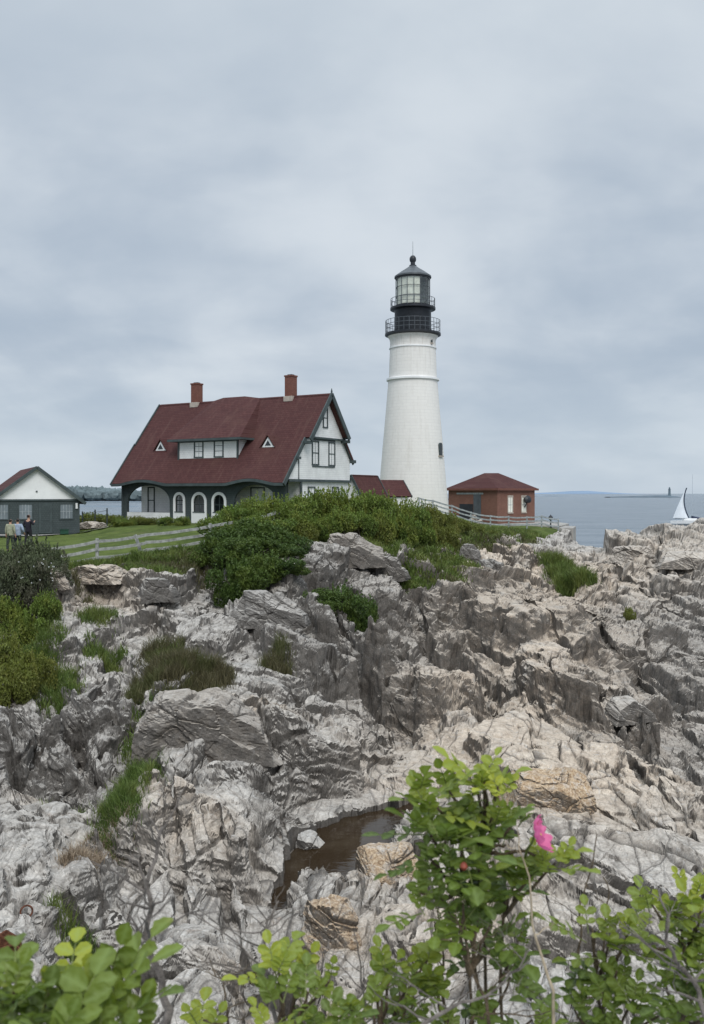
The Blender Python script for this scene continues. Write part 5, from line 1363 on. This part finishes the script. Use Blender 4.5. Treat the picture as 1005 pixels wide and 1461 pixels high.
# ------------------------------------------------------------------ rusty iron in the left rock
x, y = wxy(38, 12.6); z = surf(x, y)
ir = empty('mooring_ring', (x, y, z-.01), .5, label='rusty mooring ring on a bar set in the pale rock at the left edge', cat='ring')
mb = MB(); mb.tube([(.08*math.cos(a), .02*math.sin(a), .10+.075*math.sin(a)) for a in np.linspace(0, 6.283, 22)], .013, 8); mb.build('ring', M['rust'], ir, smooth=True)
mb = MB(); mb.tube([(.02,0,.03),(-.12,-.18,.03),(-.30,-.42,.02)], [.022,.02,.016], 7); mb.build('bar', M['rust'], ir, smooth=True)
x, y = wxy(14, 11.2); z = surf(x, y)
ip = empty('iron_bracket', (x, y, z), .2, label='orange rusted iron bracket bolted to the rock below the mooring ring', cat='bracket')
mb = MB(); mb.prism([(-.16,0,.0),(.18,.0,-.02),(.12,.0,.20),(-.04,.0,.32),(-.15,.0,.26)], (0,.035,0)); mb.build('plate', M['rust'], ip, bevel=.01)
mb = MB(); mb.tube([(-.12,-.03,.1),(.05,-.05,.16),(.20,-.04,.02)], .022, 7); mb.build('rod', M['rust'], ip, smooth=True)

# ------------------------------------------------------------------ beach roses in the foreground
def rose_leaf_material(name, dark, lite, young):
    m, nt, b, out = newmat(name); g = NG(nt)
    sh = g.attr('shade'); yo = g.attr('young'); vein = g.attr('vein')
    n = g.noise(g.obj(), 9, 4); fine = g.noise(g.obj(), 160, 4, .7)
    c = g.mix(g.math('ADD', g.math('MULTIPLY', sh, .8), g.math('MULTIPLY', n, .25), clamp=True), dark, lite)
    c = g.mix(yo, c, young)
    c = g.mix(g.math('MULTIPLY', g.ramp(g.noise(g.obj(), 14, 5, .7), .62, .72), .5), c, (.28,.22,.04))
    c = g.mix(g.math('MULTIPLY', vein, .35), c, (.30,.40,.14))
    g.L(c, b.inputs['Base Color']); b.inputs['Roughness'].default_value = .42; b.inputs['Specular IOR Level'].default_value = .35
    g.L(g.bump(g.math('ADD', fine, g.math('MULTIPLY', vein, -1.2)), .5, .0012), b.inputs['Normal'])
    tr = g.n('ShaderNodeBsdfTranslucent'); g.L(g.mix(.4, c, (.35,.5,.05)), tr.inputs['Color'])
    mx = g.n('ShaderNodeMixShader'); mx.inputs[0].default_value = .30
    g.L(b.outputs[0], mx.inputs[1]); g.L(tr.outputs[0], mx.inputs[2]); g.L(mx.outputs[0], out.inputs[0]); return m
M['rose_leaf'] = rose_leaf_material('beach_rose_leaf', (.018,.042,.009), (.165,.225,.030), (.44,.46,.045))
M['cane'] = paint('rose_cane', (.115,.085,.055), .8, .35, 60, .2, bump=.5, bscale=200)
M['dead_cane'] = paint('dead_grey_twig', (.16,.14,.125), .85, .3, 40, .2, bump=.5, bscale=150)
M['pale_cane'] = paint('pale_dead_cane', (.42,.34,.24), .8, .25, 40, .2)
class Leaves:
    def __init__(s, seed): s.v = []; s.f = []; s.sh = []; s.yo = []; s.ve = []; s.r = random.Random(seed); s.stalk = MB()
    def leaflet(s, p, d, n, L_, shade, young):
        d = d.normalized(); n = (n-d*n.dot(d)).normalized(); w = d.cross(n); b = len(s.v); r = s.r
        prof = [0,.19,.30,.345,.335,.25,.03]; fold = r.uniform(.25,.6); bend = r.uniform(-.05,.30); NT = 7
        for i in range(NT):
            t = i/(NT-1); c_ = p+d*(L_*t*(1-.15*bend*t))-n*(bend*L_*t*t*.5)
            hw_ = prof[i]*L_*(.92+.16*(i%2))
            for j, q in enumerate((-1,-.5,0,.5,1)):
                s.v.append(tuple(c_+w*(hw_*q)+n*(abs(q)*hw_*fold-(.10*hw_ if abs(q)==1 else 0)+r.uniform(-.012,.012)*L_)))
                s.sh.append(min(1,max(0,shade+r.uniform(-.08,.08)))); s.yo.append(young); s.ve.append(1.0 if q == 0 else (.35 if (i%2 and abs(q)==.5) else 0))
        for i in range(NT-1):
            for j in range(4): a = b+i*5+j; s.f.append((a,a+1,a+6,a+5))
    def leaf(s, p, d, up, L_, nl=7, shade=.5, young=0.0, sc=.42):
        """pinnate leaf: a curved stalk with nl leaflets"""
        d = d.normalized(); r = s.r; side = d.cross(up).normalized(); n = side.cross(d).normalized()
        droop = r.uniform(.1,.5); pts = []
        for k in range(6): t = k/5; pts.append(p+d*L_*t-Vector((0,0,1))*(droop*L_*t*t*.5))
        s.stalk.tube(pts, [.0011]*5+[.0007], 4)
        pairs = (nl-1)//2
        for q in range(pairs):
            t = .36+.56*q/max(1,pairs-.3); i = min(4,int(t*5)); c_ = pts[i].lerp(pts[i+1], t*5-i); dd = (pts[i+1]-pts[i]).normalized()
            for sg in (-1, 1):
                ld = (side*sg*1.0+dd*r.uniform(.35,.75)+n*r.uniform(-.15,.3)).normalized()
                s.leaflet(c_, ld, n+Vector((r.uniform(-.3,.3),r.uniform(-.3,.3),r.uniform(-.2,.3))), L_*sc*r.uniform(.8,1.05)*(.8+.25*t), shade+r.uniform(-.15,.15), young)
        s.leaflet(pts[-1], (pts[-1]-pts[-2]), n, L_*sc*r.uniform(.95,1.15), shade+r.uniform(-.1,.1), young)
    def rosette(s, p, L_, n=6, young=0.0, shade=.5, axis=Vector((0,0,1))):
        r = s.r; n = max(3, n-2); a0_ = r.uniform(0,6.28)
        for k in range(n):
            a = a0_+k*2.4+r.uniform(-.3,.3); el = r.uniform(-.1,.9) if k < n-2 else r.uniform(.8,1.3)
            d = Vector((math.cos(a)*math.cos(el), math.sin(a)*math.cos(el), math.sin(el)))
            yy = young*(1 if k >= n-3 else .45)*r.uniform(.6,1.1)
            s.leaf(p+Vector((r.uniform(-.01,.01),r.uniform(-.01,.01),r.uniform(-.03,.0))), d, Vector((0,0,1)) if el < 1 else Vector((0,-1,.3)), L_*r.uniform(.75,1.1)*(.7 if k >= n-2 else 1), r.choice((5,7,7)), shade+r.uniform(-.2,.2), min(1,yy))
    def build(s, parent, name='foliage'):
        o = mesh_np(name, np.array(s.v), np.array(s.f), M['rose_leaf'], parent=parent, smooth=True)
        attr(o, 'shade', s.sh); attr(o, 'young', s.yo); attr(o, 'vein', s.ve)
        st = s.stalk.build('leaf_stalks', M['stalk'], parent); return o
M['stalk'] = paint('green_stalk', (.14,.17,.045), .6, .2, 30)
def wob(a, b, n, amp, r):
    a, b = Vector(a), Vector(b); out_ = []; o_ = Vector((0,0,0))
    for k in range(n+1):
        t = k/n; 
        if 0 < k < n: o_ = o_*.6+Vector((r.uniform(-1,1), r.uniform(-1,1), r.uniform(-1,1)))*amp
        out_.append(a.lerp(b, t)+o_*math.sin(math.pi*t))
    return out_
def rose_bush(label, root_px, D0, tips, seed, LL=.071, lower=True, ground=8.72):
    """tips: (px, py, D, n leaves, young, shade)"""
    r = random.Random(seed); xr, yr = wxy(root_px, D0); zr = surf(xr, yr)
    e = empty('rose_bush', (xr, yr, zr), 0, label=label, cat='rose bush')
    o = Vector((xr, yr, zr)); Lv = Leaves(seed); cn = MB()
    mains = []
    for j in range(max(2, len(tips)//6)):
        t_ = tips[min(len(tips)-1, j*6)]; p = at(*t_[:3]); q = wob(o+Vector((r.uniform(-.05,.05), r.uniform(-.05,.05), -.05)), p-Vector((0,0,.01)), 12, .012, r); mains.append(q)
        cn.tube([v-o for v in q], [.0052*(1-.6*i/12) for i in range(13)], 6)
    for px, py, D, n, yo, sh in tips:
        p = at(px, py, D)
        best = min((v for q in mains for v in q[2:-1] if v.z < p.z-.01), key=lambda v: (v-p).length+abs(v.z-p.z+.12)*.5, default=mains[0][3])
        q = wob(best, p, 6, .006, r); cn.tube([v-o for v in q], [.0036,.0034,.0031,.0028,.0025,.0021,.0016], 5)
        Lv.rosette(p-o, LL*r.uniform(.75,1.15), n, yo*r.uniform(.6,1.4), sh+r.uniform(-.2,.2))
        for v in q[2:5]:
            if r.random() < .28:
                a = r.uniform(0,6.28); Lv.leaf(v-o, Vector((math.cos(a),math.sin(a),r.uniform(-.2,.4))), Vector((0,0,1)), LL*r.uniform(.7,1), 7, max(.05,sh-.25), yo*.2)
    cn.build('canes', M['cane'], e, smooth=True); Lv.build(e); return e, o
tips = [(690,1108,1.45,7,.85,.7),(672,1118,1.47,5,.8,.65),(712,1122,1.43,6,.8,.65),(604,1142,1.42,7,.25,.6),(590,1132,1.44,5,.3,.55),(632,1128,1.5,5,.5,.6),(650,1160,1.44,7,.1,.5),(598,1180,1.40,6,.05,.45),(625,1200,1.38,7,0,.45),
        (660,1195,1.40,7,.05,.5),(702,1165,1.42,6,.35,.6),(735,1172,1.45,6,.1,.45),(725,1205,1.47,5,.05,.4),(600,1222,1.38,6,0,.4),(640,1240,1.36,7,0,.45),(682,1240,1.38,6,.05,.4),(585,1275,1.36,6,.1,.6),(618,1282,1.37,7,.05,.5),
        (655,1290,1.38,7,.1,.5),(690,1285,1.40,6,0,.35),(700,1320,1.40,6,0,.35),(720,1350,1.42,6,0,.3),(732,1395,1.42,6,0,.3),(745,1250,1.46,5,.1,.45),(785,1222,1.40,6,.35,.6),(806,1232,1.40,6,.55,.7),(768,1245,1.44,5,.1,.45),(650,1330,1.42,4,.1,.45),(752,1330,1.45,4,.1,.3)]
tips = [(int(705+(a_-705)*.87), b_, c_, n_, y_, s_) for a_, b_, c_, n_, y_, s_ in tips]
e1, o1 = rose_bush('tall beach rose bush carrying the single pink flower', 735, 1.50, tips, 5)
# the pink flower and a hip
fp = at(767, 1192, 1.36); mat_p, ntp, bpn, outp = newmat('pink_petal'); gp = NG(ntp)
gp.L(gp.mix(gp.ramp(gp.noise(gp.obj(), 60, 4), .3, .7), (.62,.07,.24), (.80,.19,.40)), bpn.inputs['Base Color']); bpn.inputs['Roughness'].default_value = .6
trp = gp.n('ShaderNodeBsdfTranslucent'); trp.inputs['Color'].default_value = (.8,.2,.42,1); mxp = gp.n('ShaderNodeMixShader'); mxp.inputs[0].default_value = .35
gp.L(bpn.outputs[0], mxp.inputs[1]); gp.L(trp.outputs[0], mxp.inputs[2]); gp.L(mxp.outputs[0], outp.inputs[0])
fo_ = fp-o1; ax = Vector((.85,-.28,.32)).normalized(); sd1 = ax.cross(Vector((0,0,1))).normalized(); sd2 = sd1.cross(ax)
mb = MB(); mb.lathe([(.001,-.006),(.006,-.003),(.007,.003),(.002,.008)], 10); fl0 = mb.build('flower', paint('stamens', (.60,.45,.08), .7), e1, smooth=True); fl0.location = fo_; fl0.scale = (.78,.78,.78); fl0.rotation_euler = ax.to_track_quat('Z','Y').to_euler()
rr_ = random.Random(3)
for k in range(5):
    a = k*2*math.pi/5+.3; NU, NV = 7, 7; vs = []
    for i in range(NU):
        t = i/(NU-1)
        for j in range(NV):
            q = (j/(NV-1)-.5)*2; w_ = .95*math.sin(math.pi*min(1,.12+.62*t))*.019*(1.0)
            rad = .005+.031*t*(1-.12*abs(q)**3*(1 if t > .7 else 0)+ (-.10*(1-abs(q))*(t>.8)))
            lat = q*w_; cup = .012*t*t+.006*abs(q)*t+.0025*math.sin(7*q+k*2)*t
            vs.append((math.cos(a)*rad-math.sin(a)*lat, math.sin(a)*rad+math.cos(a)*lat, cup+.004*math.sin(5*t+k)))
    mb = MB(); mb.add(vs, [(i*NV+j, i*NV+j+1, i*NV+NV+j+1, i*NV+NV+j) for i in range(NU-1) for j in range(NV-1)]); mb.build('petal', mat_p, fl0, smooth=True)
cn = MB(); cn.tube([v-o1 for v in wob(at(745,1250,1.45), fp-ax*.005, 6, .004, rr_)], [.0022]*7, 5); cn.build('flower_stem', M['stalk'], e1)
mb = MB(); mb.lathe([(.001,-.011),(.008,-.006),(.010,0),(.007,.007),(.002,.010)], 12); hp = mb.build('rose_hip', paint('rose_hip', (.22,.05,.03), .5, .2, 40), e1, smooth=True); hp.scale = (.6,.6,.6); hp.location = at(662,1236,1.33)-o1
# pale dead cane crossing the bush
def twig_thing(label, trunk, seed, mat, r0=.006, group=None, nb=10, bl=.12, name='dead_twig', up=.6):
    r = random.Random(seed); base = Vector(trunk[0]); gx, gy = base.x, base.y; zg = surf(gx, gy)
    o = Vector((gx, gy, zg)); mb = MB()
    pts = [Vector((gx, gy, zg-.03))]+[Vector(p) for p in trunk] if trunk[0][2]-zg > .02 else [Vector(p) for p in trunk]
    fine = []
    for a, b in zip(pts[:-1], pts[1:]): w_ = wob(a, b, 5, .006, r); fine += w_[:-1]
    fine.append(pts[-1]); n = len(fine)
    mb.tube([p-o for p in fine], [r0*(1-.75*i/(n-1)) for i in range(n)], 6)
    for _ in range(nb):
        i = r.randrange(int(n*.35), n-1); d = Vector((r.uniform(-1,1), r.uniform(-.6,.6), r.uniform(.2,1)*up)).normalized(); L_ = bl*r.uniform(.4,1.2)
        q = wob(fine[i], fine[i]+d*L_, 5, .006, r); rr = r0*(1-.75*i/(n-1))*.6; mb.tube([p-o for p in q], [rr*(1-.13*k) for k in range(6)], 5)
        for _ in range(2):
            k = r.randrange(2,5); d2 = (d+Vector((r.uniform(-.9,.9), r.uniform(-.5,.5), r.uniform(-.2,.8)))).normalized(); q2 = wob(q[k], q[k]+d2*L_*.45, 3, .004, r); mb.tube([p-o for p in q2], [rr*.5,rr*.4,rr*.3,rr*.2], 4)
    ob = mb.build(name, mat, None, smooth=True); ob.location = o; tag(ob, label, 'twig', group); return ob
A_ = lambda *L_: [tuple(at(*p)) for p in L_]
twig_thing('bare pale cane slanting down through the tall rose bush', A_((790,1461,1.36),(775,1370,1.36),(757,1270,1.36),(738,1180,1.36)), 1, M['pale_cane'], .0032, nb=2, bl=.05)
twig_thing('tall bare grey branch rising from the bottom left over the pale rocks', A_((240,1475,1.35),(232,1400,1.36),(208,1330,1.38),(210,1260,1.40),(232,1180,1.42)), 2, M['dead_cane'], .0085, nb=12, bl=.13)
twig_thing('spreading grey twigs between the left branch and the low rose leaves', A_((395,1475,1.45),(385,1400,1.47),(372,1330,1.5),(398,1285,1.52)), 3, M['dead_cane'], .005, nb=14, bl=.13)
twig_thing('thin bare twig standing beside the rocks left of the tall rose bush', A_((520,1475,1.45),(515,1400,1.46),(505,1330,1.47)), 4, M['dead_cane'], .0035, nb=7, bl=.08)
twig_thing('dark bare twigs rising just left of the tall rose stem', A_((640,1475,1.5),(632,1400,1.5),(622,1330,1.52),(628,1290,1.52)), 5, M['cane'], .0038, nb=9, bl=.09)
twig_thing('reddish bare twigs at the foot of the tall rose bush', A_((700,1475,1.3),(680,1400,1.32),(660,1330,1.34),(640,1300,1.36)), 6, M['cane'], .0035, nb=8, bl=.08)
twig_thing('dark upright twig right of the pink flower', A_((840,1475,1.6),(826,1370,1.6),(828,1290,1.62),(852,1190,1.64)), 7, M['cane'], .0036, nb=7, bl=.08)
twig_thing('pair of short dark twigs against the lower right slab', A_((868,1475,1.6),(862,1380,1.6),(864,1300,1.62),(860,1250,1.63)), 8, M['cane'], .0034, nb=6, bl=.07)
twig_thing('grey forked branch at the right edge among the rose leaves', A_((1020,1475,1.3),(990,1400,1.32),(950,1345,1.34),(940,1270,1.36)), 9, M['dead_cane'], .0055, nb=12, bl=.11)
twig_thing('grey tangled branch along the bottom right of the middle', A_((560,1480,1.25),(640,1440,1.27),(720,1400,1.3),(760,1340,1.32)), 10, M['dead_cane'], .004, nb=10, bl=.09)
tips = [(845,1325,1.5,5,.35,.6),(868,1345,1.48,6,.3,.6),(905,1318,1.5,6,.6,.7),(880,1385,1.46,6,.1,.45),(925,1350,1.46,6,.2,.5),(962,1300,1.5,6,.35,.6),(985,1270,1.5,6,.75,.7),(1000,1300,1.48,6,.5,.6),(975,1345,1.45,6,.1,.5),
        (1005,1370,1.42,7,.1,.5),(945,1395,1.42,6,.05,.45),(905,1425,1.42,6,.1,.5),(860,1425,1.44,6,.1,.45),(985,1420,1.4,7,.05,.4),(940,1450,1.38,7,.05,.4),(1015,1450,1.38,6,.05,.4),(880,1465,1.4,6,.05,.4),(820,1440,1.45,6,.1,.4),(930,1290,1.54,4,.4,.6)]
rose_bush('leafy rose bush filling the bottom right corner', 950, 1.45, tips, 12)
tips = [(398,1385,1.35,6,.6,.6),(425,1372,1.38,5,.5,.6),(440,1415,1.33,6,.1,.5),(470,1400,1.36,5,.2,.5),(405,1430,1.32,6,.1,.5),(500,1440,1.34,6,.3,.5),(545,1400,1.38,5,.2,.5),(560,1375,1.4,5,.4,.55),(595,1385,1.4,6,.3,.5),(530,1440,1.34,6,.1,.45),
        (580,1435,1.36,6,.1,.45),(625,1420,1.38,6,.1,.45),(640,1455,1.36,6,.1,.45),(680,1440,1.38,6,.05,.4),(460,1460,1.3,6,.1,.45),(380,1465,1.3,6,.4,.5),(290,1455,1.35,5,.5,.55),(700,1475,1.38,6,.05,.4),(760,1455,1.42,6,.05,.35),(610,1370,1.42,4,.4,.5)]
rose_bush('low rose leaves along the bottom centre edge', 520, 1.38, tips, 21, LL=.068)
tips = [(20,1414,.98,7,.05,.5),(45,1446,.95,7,.05,.45),(5,1464,.92,6,0,.4),(70,1414,1.0,6,.2,.55),(105,1404,1.02,5,.6,.6),(128,1446,.97,7,.15,.5),(165,1409,1.02,6,.15,.6),(175,1454,.96,6,.1,.5),(85,1476,.9,6,.05,.4),(10,1389,1.05,5,.1,.5),(150,1484,.92,6,.1,.4)]
rose_bush('blurred nearest rose leaves in the bottom left corner', 90, 1.1, tips, 33, LL=.082)

for i, (pp_, lab) in enumerate((([(330,1475,1.4),(322,1420,1.42),(300,1370,1.44)],'thin bare twig at the bottom edge left of the low rose leaves'),([(450,1475,1.5),(448,1400,1.52),(470,1340,1.55)],'thin grey twig rising among the low rose leaves nearest the pool'),
    ([(580,1475,1.55),(590,1410,1.56),(575,1350,1.58)],'thin brown twig between the low rose leaves and the tall bush'),([(910,1475,1.5),(905,1410,1.52),(880,1340,1.55)],'thin brown twig inside the bottom right rose bush'))):
    twig_thing(lab, A_(*pp_), 40+i, M['dead_cane'] if i % 2 else M['cane'], .003, nb=9, bl=.09)
# ------------------------------------------------------------------ camera, light, sky
cam = bpy.data.cameras.new('camera'); co = bpy.data.objects.new('camera', cam); COL.objects.link(co)
cam.sensor_fit = 'VERTICAL'; cam.sensor_height = 36; cam.lens = 36*F/1461
cam.shift_y = -(1461/2-HY)/1461
co.location = (0, 0, CZ); co.rotation_euler = (math.pi/2, 0, 0)
cam.clip_start = .05; cam.clip_end = 60000
cam.dof.use_dof = True; cam.dof.focus_distance = 40; cam.dof.aperture_fstop = 11
scene.camera = co

SUN_EL, SUN_AZ = math.radians(46), math.radians(166)      # azimuth clockwise from +Y: behind the camera, to its left
sun = bpy.data.lights.new('sun', 'SUN'); so = bpy.data.objects.new('sun', sun); COL.objects.link(so)
sun.energy = 1.75; sun.angle = math.radians(28); sun.color = (1, .965, .92)
d = Vector((math.sin(SUN_AZ)*math.cos(SUN_EL), math.cos(SUN_AZ)*math.cos(SUN_EL), math.sin(SUN_EL)))
so.rotation_euler = d.to_track_quat('Z', 'Y').to_euler()

w = bpy.data.worlds.new('World'); scene.world = w; w.use_nodes = True
nt = w.node_tree; nt.nodes.clear(); g = NG(nt)
out = nt.nodes.new('ShaderNodeOutputWorld'); bg = nt.nodes.new('ShaderNodeBackground'); g.L(bg.outputs[0], out.inputs[0])
sky = nt.nodes.new('ShaderNodeTexSky'); sky.sky_type = 'NISHITA'; sky.sun_disc = False
sky.sun_elevation = SUN_EL; sky.sun_rotation = SUN_AZ
tc = nt.nodes.new('ShaderNodeTexCoord').outputs['Generated']
sp = g.n('ShaderNodeSeparateXYZ'); g.L(tc, sp.inputs[0]); vz = sp.outputs[2]
den = g.math('ADD', g.math('MAXIMUM', vz, 0.0), .34)
cb = g.n('ShaderNodeCombineXYZ'); g.L(g.math('DIVIDE', sp.outputs[0], den), cb.inputs[0]); g.L(g.math('DIVIDE', sp.outputs[1], den), cb.inputs[1])
cv = cb.outputs[0]
n1 = g.noise(g.mapping(cv, (.95,.8,1)), 1.15, 6, .55, .35)
n2 = g.noise(g.mapping(cv, (1.1,1.5,1), (0,0,.5)), 1.6, 5, .5, .3)
n3 = g.noise(g.mapping(cv, (1,1.3,1)), 3.6, 4, .5, .3)
f = g.math('ADD', g.math('ADD', g.math('MULTIPLY', n1, .52), g.math('MULTIPLY', n2, .32)), g.math('MULTIPLY', n3, .16))
c = g.mix(g.ramp(f, .38, .63), (.435,.515,.615), (.70,.76,.82))
# pale band towards the horizon, brighter overhead
c = g.mix(g.ramp(vz, 0.0, .16, .55, 0), c, (.56,.655,.75))
c = g.mix(g.ramp(vz, .30, .50, 0, .45), c, (.66,.73,.79))
boost = g.ramp(vz, .50, 1.0, 1.0, 2.6)
cs = g.n('ShaderNodeVectorMath', operation='SCALE'); g.L(c, cs.inputs[0]); g.L(boost, cs.inputs['Scale'])
sk = g.n('ShaderNodeVectorMath', operation='SCALE'); g.L(sky.outputs[0], sk.inputs[0]); sk.inputs['Scale'].default_value = .07
fin = g.mix(.93, sk.outputs[0], cs.outputs[0])
g.L(fin, bg.inputs['Color']); bg.inputs['Strength'].default_value = 1.0

scene.view_settings.view_transform = 'Standard'; scene.view_settings.look = 'None'; scene.view_settings.exposure = 0
scene.cycles.use_denoising = True
scene.cycles.max_bounces = 5; scene.cycles.diffuse_bounces = 3; scene.cycles.transparent_max_bounces = 4
